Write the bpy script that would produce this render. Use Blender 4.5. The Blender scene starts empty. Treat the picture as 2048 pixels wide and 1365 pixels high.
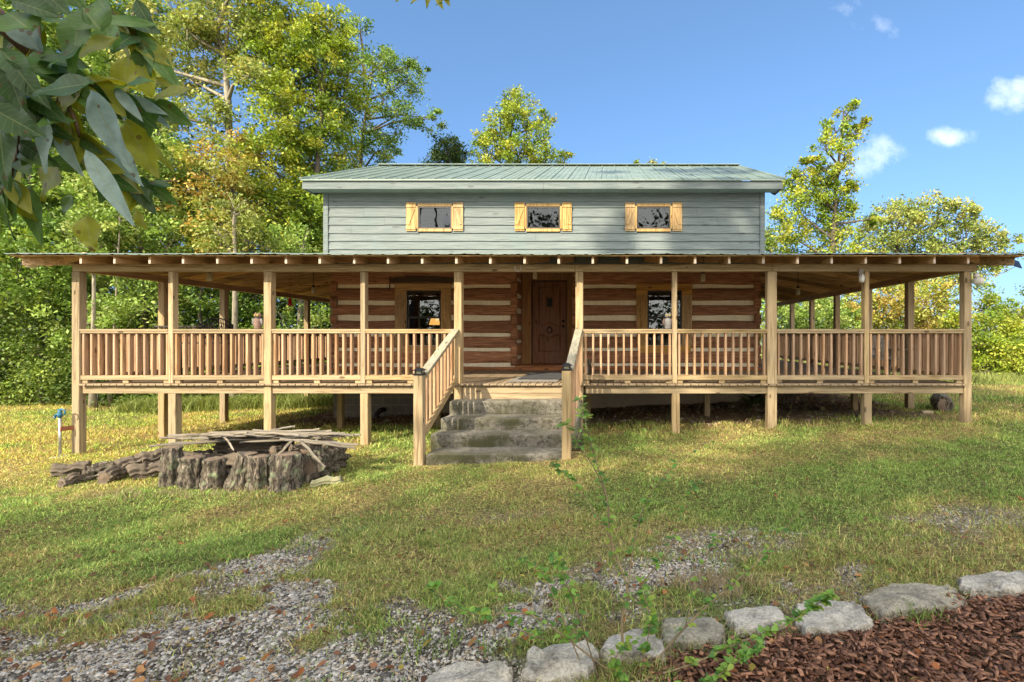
import bpy, bmesh, math, random
import numpy as np
from mathutils import Vector, Matrix
R = math.radians
rng = np.random.default_rng(7)
random.seed(7)
sc = bpy.context.scene
C = sc.collection

# ---------------------------------------------------------------- camera, sky, sun
F, VX, VY = 990.0, 1215.0, 675.0          # focal length and horizon of the photograph in its own pixels
cam_d = bpy.data.cameras.new("camera"); cam = bpy.data.objects.new("camera", cam_d); C.objects.link(cam)
cam.location = (0, 0, 0); cam.rotation_euler = (R(90), 0, 0)
cam_d.sensor_width = 36; cam_d.lens = F / 2048 * 36
cam_d.shift_x = (1024 - VX) / 2048; cam_d.shift_y = (VY - 682.5) / 2048
cam_d.clip_end = 3000; cam_d.clip_start = 0.05
sc.camera = cam
SUN_AZ, SUN_EL = R(30), R(34)             # sun behind the camera, thirty degrees to its left
to_sun = Vector((-math.sin(SUN_AZ) * math.cos(SUN_EL), -math.cos(SUN_AZ) * math.cos(SUN_EL), math.sin(SUN_EL)))
sd = bpy.data.lights.new("sun", 'SUN'); sd.energy = 2.8; sd.angle = R(0.5); sd.color = (1.0, 0.88, 0.66)
so = bpy.data.objects.new("sun", sd); C.objects.link(so); so.rotation_euler = to_sun.to_track_quat('Z', 'Y').to_euler()
sc.view_settings.view_transform = 'Standard'; sc.view_settings.look = 'None'
sc.view_settings.exposure = 1.68; sc.view_settings.gamma = 1
w = bpy.data.worlds.new("World"); sc.world = w; w.use_nodes = True
nt = w.node_tree; nt.nodes.clear()
def N(t, typ, **kw):
    n = t.nodes.new(typ)
    for k, v in kw.items():
        if k.startswith('i_'):
            key = k[2:]; key = int(key) if key.isdigit() else key.replace('_', ' ')
            n.inputs[key].default_value = v
        else: setattr(n, k, v)
    return n
def L(t, a, b): t.links.new(a, b)
def M_(t, op, a, b=None, c=None, clamp=False):
    n = t.nodes.new('ShaderNodeMath'); n.operation = op; n.use_clamp = clamp
    for i, v in enumerate((a, b, c)):
        if v is None: continue
        if isinstance(v, (int, float)): n.inputs[i].default_value = v
        else: L(t, v, n.inputs[i])
    return n.outputs[0]
sky = N(nt, 'ShaderNodeTexSky', sky_type='NISHITA', sun_disc=False)
sky.sun_elevation = SUN_EL; sky.sun_rotation = math.atan2(to_sun.x, to_sun.y)
sky.air_density = 1.0; sky.dust_density = 0.6; sky.ozone_density = 2.2
bg = N(nt, 'ShaderNodeBackground', i_Strength=0.15)
tc = N(nt, 'ShaderNodeTexCoord'); sep = N(nt, 'ShaderNodeSeparateXYZ'); L(nt, tc.outputs['Generated'], sep.inputs[0])
ys = M_(nt, 'MAXIMUM', sep.outputs[1], 0.02)
U = M_(nt, 'DIVIDE', sep.outputs[0], ys); V = M_(nt, 'DIVIDE', sep.outputs[2], ys)
comb = N(nt, 'ShaderNodeCombineXYZ'); L(nt, U, comb.inputs[0]); L(nt, V, comb.inputs[1])
cn = N(nt, 'ShaderNodeTexNoise', i_Scale=17.0, i_Detail=7.0, i_Roughness=0.6); L(nt, comb.outputs[0], cn.inputs['Vector'])
tot = None
for (px, py, a, b, s) in ((1752, 306, 72, 48, 1.0), (1700, 330, 75, 44, .8), (1700, 290, 50, 34, .7), (1898, 272, 70, 27, 1.05), (2022, 188, 80, 48, 1.15),
                          (1690, 12, 40, 30, .6), (1752, 62, 75, 42, .55), (1906, 196, 26, 16, .3), (840, 188, 24, 18, .2), (905, 205, 26, 10, .18), (1420, 8, 20, 16, .3), (2400, 240, 160, 60, 1.0), (-700, 140, 260, 70, .9)):
    du = M_(nt, 'DIVIDE', M_(nt, 'SUBTRACT', U, (px - VX) / F), a / F); dv = M_(nt, 'DIVIDE', M_(nt, 'SUBTRACT', V, (VY - py) / F), b / F)
    d = M_(nt, 'ADD', M_(nt, 'MULTIPLY', du, du), M_(nt, 'MULTIPLY', dv, dv))
    m = M_(nt, 'SUBTRACT', 1.0, d, clamp=True)
    m = M_(nt, 'MULTIPLY', m, s)
    tot = m if tot is None else M_(nt, 'MAXIMUM', tot, m)
nz = M_(nt, 'MULTIPLY', M_(nt, 'SUBTRACT', cn.outputs[0], 0.5), 2.6)
cl = M_(nt, 'MULTIPLY', M_(nt, 'ADD', M_(nt, 'SUBTRACT', tot, 0.40), nz), 0.95, clamp=True)
cl = M_(nt, 'MULTIPLY', M_(nt, 'MULTIPLY', cl, M_(nt, 'MULTIPLY', tot, 1.3, clamp=True)), .24)
cl = M_(nt, 'MULTIPLY', cl, M_(nt, 'GREATER_THAN', sep.outputs[1], 0.03))
bn = N(nt, 'ShaderNodeTexNoise', i_Scale=3.2, i_Detail=6.0, i_Roughness=0.55); L(nt, tc.outputs['Generated'], bn.inputs['Vector'])
fill_cloud = M_(nt, 'MULTIPLY', M_(nt, 'MULTIPLY', M_(nt, 'SUBTRACT', -0.02, sep.outputs[1]), 4.0, clamp=True), M_(nt, 'MULTIPLY', M_(nt, 'SUBTRACT', bn.outputs[0], 0.33), 7.0, clamp=True))   # unseen broken white cloud added behind the viewpoint as neutral fill light
cl = M_(nt, 'MAXIMUM', cl, M_(nt, 'MULTIPLY', fill_cloud, .9))
mixc = N(nt, 'ShaderNodeMix', data_type='RGBA'); L(nt, cl, mixc.inputs[0]); hz = M_(nt, 'ADD', M_(nt, 'MULTIPLY', M_(nt, 'POWER', M_(nt, 'ABSOLUTE', sep.outputs[2]), 0.6), 0.78, clamp=True), 0.21, clamp=True)
tint = N(nt, 'ShaderNodeMix', data_type='RGBA', blend_type='MULTIPLY'); tint.inputs[0].default_value = 1.0; L(nt, sky.outputs[0], tint.inputs[6])
hc = N(nt, 'ShaderNodeCombineXYZ'); L(nt, M_(nt, 'MULTIPLY', hz, 0.555), hc.inputs[0]); L(nt, M_(nt, 'MULTIPLY', M_(nt, 'POWER', hz, 0.9), 0.645), hc.inputs[1]); L(nt, M_(nt, 'MULTIPLY', M_(nt, 'POWER', hz, 0.5), 0.62), hc.inputs[2]); L(nt, hc.outputs[0], tint.inputs[7])
L(nt, tint.outputs[2], mixc.inputs[6]); mixc.inputs[7].default_value = (8.2, 7.7, 6.9, 1)
L(nt, mixc.outputs[2], bg.inputs[0])
wo = N(nt, 'ShaderNodeOutputWorld'); L(nt, bg.outputs[0], wo.inputs[0])

# ---------------------------------------------------------------- helpers
def PX(px, py, D): return np.array(((px - VX) / F * D, D, (VY - py) / F * D))
_ng = rng.random((256, 256))
def vnoise(x, y, s=1.0, off=0.0):
    x = np.asarray(x) * s + 37.3 + off * 17.1; y = np.asarray(y) * s + 11.7 + off * 5.3
    xi = np.floor(x).astype(int); yi = np.floor(y).astype(int); fx = x - xi; fy = y - yi
    fx = fx * fx * (3 - 2 * fx); fy = fy * fy * (3 - 2 * fy)
    g = lambda a, b: _ng[a & 255, b & 255]
    return (g(xi, yi) * (1 - fx) + g(xi + 1, yi) * fx) * (1 - fy) + (g(xi, yi + 1) * (1 - fx) + g(xi + 1, yi + 1) * fx) * fy
def fbm(x, y, s=1.0, o=4, off=0.0):
    t = 0; a = .5; n = 0
    for i in range(o): t = t + a * vnoise(x, y, s * 2 ** i, off + i); n += a; a *= .5
    return t / n
def gz(X, Y):
    X = np.asarray(X, float); Y = np.asarray(Y, float)
    t = np.clip((Y - 2) / 4.0, 0, 1); t = t * t * (3 - 2 * t)
    z = -1.60 - .27 * t + .036 * np.clip(X, -14, 6.5)
    z = z - .02 * np.clip(Y - 13, 0, 6) * np.clip(-X / 8, 0, 1)
    z = z - .05 * np.clip(Y - 26, 0, 160) - .04 * np.clip(X - 22, 0, 150)
    z = z + (fbm(X, Y, .5, 3) - .5) * .10 + (fbm(X, Y, 3.0, 3, 5) - .5) * .045
    return z
def tag(o, label=None, cat=None, group=None, kind=None):
    if label: o['label'] = label
    if cat: o['category'] = cat
    if group: o['group'] = group
    if kind: o['kind'] = kind
    return o
def empty(name, loc, label, cat, group=None):
    o = bpy.data.objects.new(name, None); o.empty_display_size = .1; o.location = loc; C.objects.link(o)
    return tag(o, label, cat, group)
def link(name, me, mat, parent=None, loc=None):
    o = bpy.data.objects.new(name, me); C.objects.link(o)
    if mat is not None: me.materials.append(mat)
    if loc is not None: o.location = loc
    if parent is not None:
        o.parent = parent
        p = Vector((0, 0, 0)); q = parent
        while q is not None: p += q.location; q = q.parent
        if loc is None: o.location = -p
        else: o.location = Vector(loc) - p
    return o
def npmesh(name, verts, faces, col=None, smooth=False, mats=None, uv=None):
    """verts (n,3); faces: array (m,k) all the same k"""
    me = bpy.data.meshes.new(name); verts = np.asarray(verts, np.float32); faces = np.asarray(faces, np.int32)
    k = faces.shape[1]; m = len(faces)
    me.vertices.add(len(verts)); me.vertices.foreach_set('co', verts.ravel())
    me.loops.add(m * k); me.loops.foreach_set('vertex_index', faces.ravel())
    me.polygons.add(m); me.polygons.foreach_set('loop_start', np.arange(0, m * k, k, dtype=np.int32))
    try: me.polygons.foreach_set('loop_total', np.full(m, k, np.int32))
    except Exception: pass
    if smooth: me.polygons.foreach_set('use_smooth', np.ones(m, bool))
    me.update(calc_edges=True)
    if col is not None:
        a = me.color_attributes.new('col', 'FLOAT_COLOR', 'POINT')
        c = np.ones((len(verts), 4), np.float32); c[:, :3] = col; a.data.foreach_set('color', c.ravel())
    if uv is not None:
        a = me.attributes.new('luv', 'FLOAT_VECTOR', 'POINT'); u = np.zeros((len(verts), 3), np.float32); u[:, :uv.shape[1]] = uv
        a.data.foreach_set('vector', u.ravel())
    return me
class MB:
    def __init__(s): s.v = []; s.f = []; s.sm = []
    def add(s, v, f, smooth=False):
        o = len(s.v); s.v += [tuple(map(float, p)) for p in v]; s.f += [tuple(i + o for i in q) for q in f]; s.sm += [smooth] * len(f)
    def box(s, x0, x1, y0, y1, z0, z1, b=.004, M=None, jit=0):
        xs = (min(x0, x1), max(x0, x1)); ys_ = (min(y0, y1), max(y0, y1)); zs = (min(z0, z1), max(z0, z1))
        b = min(b, (xs[1] - xs[0]) * .3, (ys_[1] - ys_[0]) * .3, (zs[1] - zs[0]) * .3)
        v = []; idx = {}
        for i in (0, 1):
            for j in (0, 1):
                for k in (0, 1):
                    c = (xs[i], ys_[j], zs[k]); sg = (1 - 2 * i, 1 - 2 * j, 1 - 2 * k)
                    for ax in range(3):
                        p = [c[q] + (sg[q] * b if q != ax else 0) for q in range(3)]
                        idx[(i, j, k, ax)] = len(v); v.append(p)
        f = []
        A = lambda i, j, k, ax: idx[(i, j, k, ax)]
        for i in (0, 1):
            q = [A(i, 0, 0, 0), A(i, 1, 0, 0), A(i, 1, 1, 0), A(i, 0, 1, 0)]; f.append(q if i else q[::-1])
            q = [A(0, i, 0, 1), A(0, i, 1, 1), A(1, i, 1, 1), A(1, i, 0, 1)]; f.append(q if i else q[::-1])
            q = [A(0, 0, i, 2), A(1, 0, i, 2), A(1, 1, i, 2), A(0, 1, i, 2)]; f.append(q if i else q[::-1])
        for i in (0, 1):
            for j in (0, 1):
                q = [A(0, i, j, 1), A(1, i, j, 1), A(1, i, j, 2), A(0, i, j, 2)]; f.append(q if (i == j) else q[::-1])
                q = [A(i, 0, j, 2), A(i, 1, j, 2), A(i, 1, j, 0), A(i, 0, j, 0)]; f.append(q if (i == j) else q[::-1])
                q = [A(i, j, 0, 0), A(i, j, 1, 0), A(i, j, 1, 1), A(i, j, 0, 1)]; f.append(q if (i == j) else q[::-1])
        for i in (0, 1):
            for j in (0, 1):
                for k in (0, 1):
                    q = [A(i, j, k, 0), A(i, j, k, 1), A(i, j, k, 2)]; f.append(q if (i + j + k) % 2 == 1 else q[::-1])
        if M is not None: v = [M @ Vector(p) for p in v]
        s.add(v, f); return s
    def bar(s, p, q, wx, wz, b=.004, roll=0):
        """box from p to q, wx wide and wz high"""
        p = Vector(p); q = Vector(q); d = q - p; ln = d.length; y = d.normalized()
        up = Vector((0, 0, 1)) if abs(y.z) < .95 else Vector((0, 1, 0))
        x = y.cross(up).normalized(); z = x.cross(y)
        M = Matrix((x, y, z)).transposed().to_4x4(); M.translation = p
        if roll: M = M @ Matrix.Rotation(roll, 4, 'Y')
        return s.box(-wx / 2, wx / 2, 0, ln, -wz / 2, wz / 2, b, M)
    def tube(s, pts, rad, n=8, cap=True, wob=0, ridge=0, seed=0):
        pts = [Vector(p) for p in pts]; m = len(pts)
        if isinstance(rad, (int, float)): rad = [rad] * m
        v = []; X = None; rr = random.Random(seed)
        ph = [rr.uniform(0, 6.28) for _ in range(5)]
        for i, p in enumerate(pts):
            d = (pts[min(i + 1, m - 1)] - pts[max(i - 1, 0)])
            d = d.normalized() if d.length > 1e-9 else Vector((0, 0, 1))
            if X is None: X = d.orthogonal().normalized()
            X = (X - d * X.dot(d)).normalized(); Yv = d.cross(X)
            for k in range(n):
                a = 2 * math.pi * k / n
                r = rad[i] * (1 + wob * (math.sin(2 * a + ph[0] + i * .3) * .5 + math.sin(3 * a + ph[1] - i * .5) * .4))
                if ridge: r *= 1 + ridge * (rr.random() - .5) + ridge * .8 * (math.sin(a * 9 + ph[2] + .5 * math.sin(i * .9)) )
                v.append(p + (X * math.cos(a) + Yv * math.sin(a)) * r)
        f = [(i * n + k, i * n + (k + 1) % n, (i + 1) * n + (k + 1) % n, (i + 1) * n + k) for i in range(m - 1) for k in range(n)]
        s.add(v, f, True)
        if cap: 
            o = len(s.v) - m * n
            s.f.append(tuple(o + k for k in range(n))[::-1]); s.sm.append(False)
            s.f.append(tuple(o + (m - 1) * n + k for k in range(n))); s.sm.append(False)
        return s
    def lathe(s, c, prof, n=16, axis='Z'):
        c = Vector(c); v = []
        for (r, h) in prof:
            for k in range(n):
                a = 2 * math.pi * k / n
                d = Vector((r * math.cos(a), r * math.sin(a), h)) if axis == 'Z' else (Vector((r * math.cos(a), -h, r * math.sin(a))))
                v.append(c + d)
        m = len(prof)
        f = [(i * n + k, i * n + (k + 1) % n, (i + 1) * n + (k + 1) % n, (i + 1) * n + k) for i in range(m - 1) for k in range(n)]
        s.add(v, f, True); return s
    def quad(s, *p): s.add(p, [tuple(range(len(p)))]); return s
    def mesh(s, name):
        me = bpy.data.meshes.new(name); me.from_pydata(s.v, [], s.f); me.polygons.foreach_set('use_smooth', s.sm); me.update(); return me
    def build(s, name, mat, parent=None): return link(name, s.mesh(name), mat, parent)

# ---------------------------------------------------------------- materials
def mat_new(name):
    m = bpy.data.materials.new(name); m.use_nodes = True; t = m.node_tree; t.nodes.clear()
    o = N(t, 'ShaderNodeOutputMaterial'); b = N(t, 'ShaderNodeBsdfPrincipled'); L(t, b.outputs[0], o.inputs[0])
    return m, t, b, o
def ramp(t, fac, stops):
    r = N(t, 'ShaderNodeValToRGB'); e = r.color_ramp.elements
    while len(e) < len(stops): e.new(.5)
    for i, (p, c) in enumerate(stops): e[i].position = p; e[i].color = (*c, 1)
    L(t, fac, r.inputs[0]); return r.outputs[0]
def coords(t, scale, rand=True, kind='Object'):
    c = N(t, 'ShaderNodeTexCoord'); src = c.outputs[kind]
    if rand:
        oi = N(t, 'ShaderNodeObjectInfo'); mu = M_(t, 'MULTIPLY', oi.outputs['Random'], 43.0)
        va = N(t, 'ShaderNodeVectorMath', operation='ADD'); L(t, src, va.inputs[0]); cb = N(t, 'ShaderNodeCombineXYZ')
        for i in range(3): L(t, mu, cb.inputs[i])
        L(t, cb.outputs[0], va.inputs[1]); src = va.outputs[0]
    mp = N(t, 'ShaderNodeMapping'); mp.inputs['Scale'].default_value = scale; L(t, src, mp.inputs['Vector'])
    return mp.outputs[0]
def mixc_(t, fac, a, b, mode='MIX'):
    n = N(t, 'ShaderNodeMix', data_type='RGBA', blend_type=mode)
    if isinstance(fac, (int, float)): n.inputs[0].default_value = fac
    else: L(t, fac, n.inputs[0])
    for i, v in ((6, a), (7, b)):
        if isinstance(v, tuple): n.inputs[i].default_value = (*v, 1)
        else: L(t, v, n.inputs[i])
    return n.outputs[2]
def bump(t, h, b, strength=.4, dist=.01):
    n = N(t, 'ShaderNodeBump', i_Strength=strength, i_Distance=dist); L(t, h, n.inputs['Height']); L(t, n.outputs[0], b.inputs['Normal'])
def noise(t, v, s, d=4, r=.55, dist=0):
    n = N(t, 'ShaderNodeTexNoise', i_Scale=s, i_Detail=d, i_Roughness=r, i_Distortion=dist); L(t, v, n.inputs['Vector']); return n.outputs[0]
def wood(name, light, dark, axis, rough=.75, grain=1.0, grey=0, stain=.35, vary=.34):
    m, t, b, o = mat_new(name)
    sc_ = [26, 26, 26]; sc_[axis] = 1.4
    g = noise(t, coords(t, sc_), grain, 5, .6, .8)
    lo = [9, 9, 9]; lo[axis] = .5
    g2 = noise(t, coords(t, lo), 1, 3, .5, .4)
    big = noise(t, coords(t, (1, 1, 1)), 2.3, 3)
    c = ramp(t, g, [(.34, dark), (.50, light), (.68, tuple(x * 1.2 for x in light))])
    c = mixc_(t, M_(t, 'MULTIPLY', M_(t, 'SUBTRACT', g2, .45, clamp=True), 2.2, clamp=True), c, tuple(x * .72 for x in light))
    c = mixc_(t, M_(t, 'MULTIPLY', M_(t, 'SUBTRACT', big, .5, clamp=True), stain * 4, clamp=True), c, tuple((x * .5 + y * .2) for x, y in zip(light, (.5, .5, .5))))
    # knots
    kl = [2.6, 2.6, 2.6]; kl[axis] = 1.1
    vo = N(t, 'ShaderNodeTexVoronoi', i_Scale=1.5); L(t, coords(t, kl), vo.inputs['Vector'])
    c = mixc_(t, M_(t, 'MULTIPLY', M_(t, 'LESS_THAN', vo.outputs['Distance'], .095), .8), c, tuple(x * .4 for x in dark))
    oi = N(t, 'ShaderNodeObjectInfo'); hs = N(t, 'ShaderNodeHueSaturation'); L(t, c, hs.inputs['Color'])
    L(t, M_(t, 'ADD', M_(t, 'MULTIPLY', oi.outputs['Random'], vary), 1 - vary / 2), hs.inputs['Value'])
    L(t, M_(t, 'ADD', M_(t, 'MULTIPLY', M_(t, 'FRACT', M_(t, 'MULTIPLY', oi.outputs['Random'], 7.7)), .22), .9), hs.inputs['Saturation'])
    L(t, hs.outputs[0], b.inputs['Base Color']); b.inputs['Roughness'].default_value = rough; b.inputs['Specular IOR Level'].default_value = .25
    bump(t, g, b, .35, .006)
    return m
PINE = (.375, .285, .165); PINED = (.20, .13, .065)
w_z = wood('treated pine upright', PINE, PINED, 2); w_x = wood('treated pine along', PINE, PINED, 0); w_y = wood('treated pine deep', PINE, PINED, 1)
gpine = (.37, .26, .16); gpd = (.19, .12, .065)
bal_m = wood('baluster pine', (.43, .28, .17), (.24, .13, .065), 2)
raf_x = wood('rafter wood across', (.52, .35, .175), (.20, .11, .045), 0, vary=1.1); raf_y = wood('rafter wood deep', (.40, .27, .15), (.24, .14, .065), 1); tail_m = simple_ = None
deck_m = wood('deck boards', (.36, .27, .17), (.19, .13, .075), 1)
ceil_m = wood('ceiling boards', (.44, .28, .12), (.28, .16, .06), 1)
shut_m = wood('shutter pine', (.46, .30, .135), (.22, .115, .045), 2, stain=.15); trim_m = wood('window trim', (.46, .28, .11), (.28, .15, .05), 0, stain=.2)
door_m = wood('door wood', (.25, .12, .068), (.14, .06, .032), 2, .45)
weath = wood('weathered rail', (.36, .33, .24), (.17, .16, .11), 1, .85, stain=1.0)
weath_x = wood('weathered bark slabs', (.21, .18, .14), (.06, .048, .038), 0, .9, stain=.8)
grey_x = wood('grey weathered board', (.25, .23, .2), (.12, .11, .09), 0)
def simple(name, c, rough=.6, metal=0, nscale=30, var=.25, bmp=.15, spec=.5):
    m, t, b, o = mat_new(name); v = coords(t, (1, 1, 1)); n = noise(t, v, nscale, 4); n2 = noise(t, v, nscale * .12, 3)
    c1 = ramp(t, M_(t, 'MULTIPLY', M_(t, 'ADD', n, n2), .5), [(.3, tuple(x * (1 - var) for x in c)), (.7, tuple(min(1, x * (1 + var)) for x in c))])
    L(t, c1, b.inputs['Base Color']); b.inputs['Roughness'].default_value = rough; b.inputs['Metallic'].default_value = metal; b.inputs['Specular IOR Level'].default_value = spec
    if bmp: bump(t, n, b, bmp, .005)
    return m
tail_m = simple('sawn rafter end', (.50, .42, .34), .8, nscale=40, var=.35); black = simple('black metal', (.018, .018, .02), .45, .3); blackp = simple('black plastic', (.02, .02, .022), .5)
whitep = simple('white plastic', (.7, .69, .64), .4, var=.1); bluep = simple('blue cast iron paint', (.02, .13, .24), .4)
galv = simple('galvanised pipe', (.45, .46, .46), .4, .8); redp = simple('red paint', (.45, .015, .02), .35)
rustbrd = simple('brown painted board', (.25, .09, .045), .7)
jar_m = simple('frosted jar glass', (.5, .47, .33), .15, var=.1); bulb_m = simple('amber bulb', (.62, .42, .14), .2)
# painted metal roof
def metal_roof():
    m, t, b, o = mat_new('green painted metal'); v = coords(t, (1, 1, 1), False); n = noise(t, v, 2.0, 5); n2 = noise(t, coords(t, (14, 1.2, 1), False), 1, 5)
    c = ramp(t, n, [(.3, (.135, .19, .16)), (.7, (.215, .27, .235))]); c = mixc_(t, M_(t, 'MULTIPLY', M_(t, 'SUBTRACT', n2, .48, clamp=True), 2.4, clamp=True), c, (.26, .30, .275))
    L(t, c, b.inputs['Base Color']); b.inputs['Roughness'].default_value = .42; b.inputs['Metallic'].default_value = .08
    bump(t, n2, b, .1, .01); return m
roof_m = metal_roof()
def paint_siding():
    m, t, b, o = mat_new('grey green painted boards'); v = coords(t, (1, 1, 1), False)
    n = noise(t, coords(t, (1.2, 1, 26), False), 1.5, 5, .6, .6); n2 = noise(t, v, 1.6, 4); sp = noise(t, coords(t, (90, 1, 9), False), 1, 3)
    c = ramp(t, n, [(.25, (.085, .105, .11)), (.5, (.145, .175, .177)), (.78, (.22, .245, .24))])
    c = mixc_(t, M_(t, 'MULTIPLY', M_(t, 'SUBTRACT', n2, .52, clamp=True), 2.5, clamp=True), c, (.135, .18, .19))
    c = mixc_(t, M_(t, 'MULTIPLY', M_(t, 'SUBTRACT', sp, .62, clamp=True), 2.5, clamp=True), c, (.105, .135, .145))
    vo = N(t, 'ShaderNodeTexVoronoi', i_Scale=1.0); L(t, coords(t, (1.1, 1, 4), False), vo.inputs['Vector'])
    c = mixc_(t, M_(t, 'MULTIPLY', M_(t, 'LESS_THAN', vo.outputs['Distance'], .10), .6), c, (.07, .075, .07))
    L(t, c, b.inputs['Base Color']); b.inputs['Roughness'].default_value = .7; b.inputs['Specular IOR Level'].default_value = .3
    bump(t, M_(t, 'ADD', n, sp), b, .35, .006); return m
sid_m = paint_siding()
def log_mat():
    m, t, b, o = mat_new('hewn brown logs')
    at = N(t, 'ShaderNodeAttribute', attribute_name='col')
    n = noise(t, coords(t, (1.4, 12, 26), False), 1.3, 6, .62, 1.2); n2 = noise(t, coords(t, (2.0, 2, 6), False), 1.2, 4); ax = noise(t, coords(t, (14, 5, 5), False), 1, 3)
    c = ramp(t, n, [(.30, (.10, .045, .022)), (.50, (.37, .18, .088)), (.70, (.60, .36, .20))])
    c = mixc_(t, M_(t, 'MULTIPLY', M_(t, 'SUBTRACT', n2, .5, clamp=True), 2.4, clamp=True), c, (.27, .155, .10))
    c = mixc_(t, 1.0, c, at.outputs['Color'], 'MULTIPLY')
    L(t, c, b.inputs['Base Color']); b.inputs['Roughness'].default_value = .6; b.inputs['Specular IOR Level'].default_value = .3
    bump(t, M_(t, 'ADD', n, M_(t, 'MULTIPLY', ax, 1.5)), b, .5, .015); return m
log_m = log_mat(); chink_m = simple('chinking mortar', (.86, .79, .60), .9, nscale=14, var=.2, bmp=.3)
def block_mat():
    m, t, b, o = mat_new('concrete blocks'); v = coords(t, (1, 1, 1), False)
    br = N(t, 'ShaderNodeTexBrick', i_Scale=1.0, offset=.5); sw = N(t, 'ShaderNodeSeparateXYZ'); L(t, v, sw.inputs[0]); cb = N(t, 'ShaderNodeCombineXYZ')
    L(t, M_(t, 'ADD', sw.outputs[0], sw.outputs[1]), cb.inputs[0]); L(t, sw.outputs[2], cb.inputs[1]); L(t, cb.outputs[0], br.inputs['Vector'])
    br.inputs['Color1'].default_value = (.27, .24, .20, 1); br.inputs['Color2'].default_value = (.22, .2, .17, 1); br.inputs['Mortar'].default_value = (.36, .31, .25, 1)
    br.inputs['Brick Width'].default_value = .40; br.inputs['Row Height'].default_value = .2; br.inputs['Mortar Size'].default_value = .012
    n = noise(t, v, 40, 4); c = mixc_(t, .5, br.outputs[0], ramp(t, n, [(.3, (.6, .6, .6)), (.7, (1, 1, 1))]), 'MULTIPLY')
    L(t, c, b.inputs['Base Color']); b.inputs['Roughness'].default_value = .95; bump(t, M_(t, 'SUBTRACT', n, br.outputs['Fac']), b, .5, .01); return m
block_m = block_mat(); parge_m = simple('parged foundation', (.38, .31, .23), .95, nscale=6, var=.18)
def stone_mat(name, base, moss, mamt, dark, sc1=9):
    m, t, b, o = mat_new(name); v = coords(t, (1, 1, 1)); n = noise(t, v, sc1, 9, .75); n2 = noise(t, v, 2.2, 4); n3 = noise(t, v, 60, 4, .7)
    c = ramp(t, n, [(.36, dark), (.5, tuple(x * .7 for x in base)), (.62, base)])
    c = mixc_(t, M_(t, 'MULTIPLY', M_(t, 'SUBTRACT', n2, .56 - mamt, clamp=True), 5, clamp=True), c, moss)
    c = mixc_(t, .8, c, ramp(t, n3, [(.36, (.35, .34, .32)), (.6, (1, 1, 1))]), 'MULTIPLY')
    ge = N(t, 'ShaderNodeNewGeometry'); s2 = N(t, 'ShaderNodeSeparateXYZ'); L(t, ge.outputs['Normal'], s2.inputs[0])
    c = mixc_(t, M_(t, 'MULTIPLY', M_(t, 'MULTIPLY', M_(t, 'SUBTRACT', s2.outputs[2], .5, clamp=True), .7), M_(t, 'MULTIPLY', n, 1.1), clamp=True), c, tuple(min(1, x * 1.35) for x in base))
    L(t, c, b.inputs['Base Color']); b.inputs['Roughness'].default_value = .95; bump(t, M_(t, 'ADD', n, n3), b, .9, .03); return m
step_m = stone_mat('mossy concrete', (.33, .305, .25), (.075, .075, .03), .12, (.035, .03, .022), 12); rock_m = stone_mat('limestone', (.74, .68, .57), (.24, .21, .14), .0, (.13, .11, .09), 7)
rockg_m = stone_mat('mossy limestone', (.56, .50, .38), (.20, .18, .10), .05, (.10, .08, .055), 7)
def bark_mat():
    m, t, b, o = mat_new('rough bark'); v = coords(t, (1, 1, 1)); n = noise(t, coords(t, (24, 24, 5)), 1, 6, .65, 1.0); n2 = noise(t, v, 9, 5, .6)
    c = ramp(t, n, [(.38, (.02, .016, .013)), (.52, (.13, .105, .08)), (.66, (.36, .31, .25))])
    c = mixc_(t, M_(t, 'MULTIPLY', M_(t, 'SUBTRACT', n2, .54, clamp=True), 7, clamp=True), c, (.24, .28, .17))
    L(t, c, b.inputs['Base Color']); b.inputs['Roughness'].default_value = .95; bump(t, M_(t, 'ADD', n, n2), b, 1.0, .06); return m
bark_m = bark_mat()
rot_m = simple('rotten dark wood', (.12, .095, .072), .9, nscale=20, var=.6, bmp=.6); endg_m = simple('weathered end grain', (.14, .10, .07), .9, nscale=25, var=.5, bmp=.4)
def trunk_mat(name, c):
    m, t, b, o = mat_new(name); n = noise(t, coords(t, (9, 9, 1.5)), 1.3, 6, .65, .8)
    L(t, ramp(t, n, [(.3, tuple(x * .35 for x in c)), (.6, c), (.8, tuple(x * 1.3 for x in c))]), b.inputs['Base Color']); b.inputs['Roughness'].default_value = .9; bump(t, n, b, .7, .03); return m
trunk_m = trunk_mat('tree bark', (.13, .11, .085)); trunk_pale = trunk_mat('pale tree bark', (.33, .29, .22)); twig_m = trunk_mat('twig bark', (.16, .10, .055)); stem_m = trunk_mat('sapling stem', (.30, .23, .13))
def leaf_mat(name, trans=.26, rough=.5, spec=.35):
    m, t, b, o = mat_new(name); at = N(t, 'ShaderNodeAttribute', attribute_name='col')
    L(t, at.outputs['Color'], b.inputs['Base Color']); b.inputs['Roughness'].default_value = rough; b.inputs['Specular IOR Level'].default_value = spec
    tr = N(t, 'ShaderNodeBsdfTranslucent'); hs = N(t, 'ShaderNodeHueSaturation', i_Saturation=1.1, i_Value=1.25, i_Hue=.49); L(t, at.outputs['Color'], hs.inputs['Color']); L(t, hs.outputs[0], tr.inputs[0])
    mx = N(t, 'ShaderNodeMixShader', i_0=trans); L(t, b.outputs[0], mx.inputs[1]); L(t, tr.outputs[0], mx.inputs[2]); L(t, mx.outputs[0], o.inputs[0]); return m
leaf_m = leaf_mat('tree leaves'); grass_m = leaf_mat('grass blades', .3, .6, .25); litter_m = leaf_mat('leaf litter', .12, .7, .25)
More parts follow.
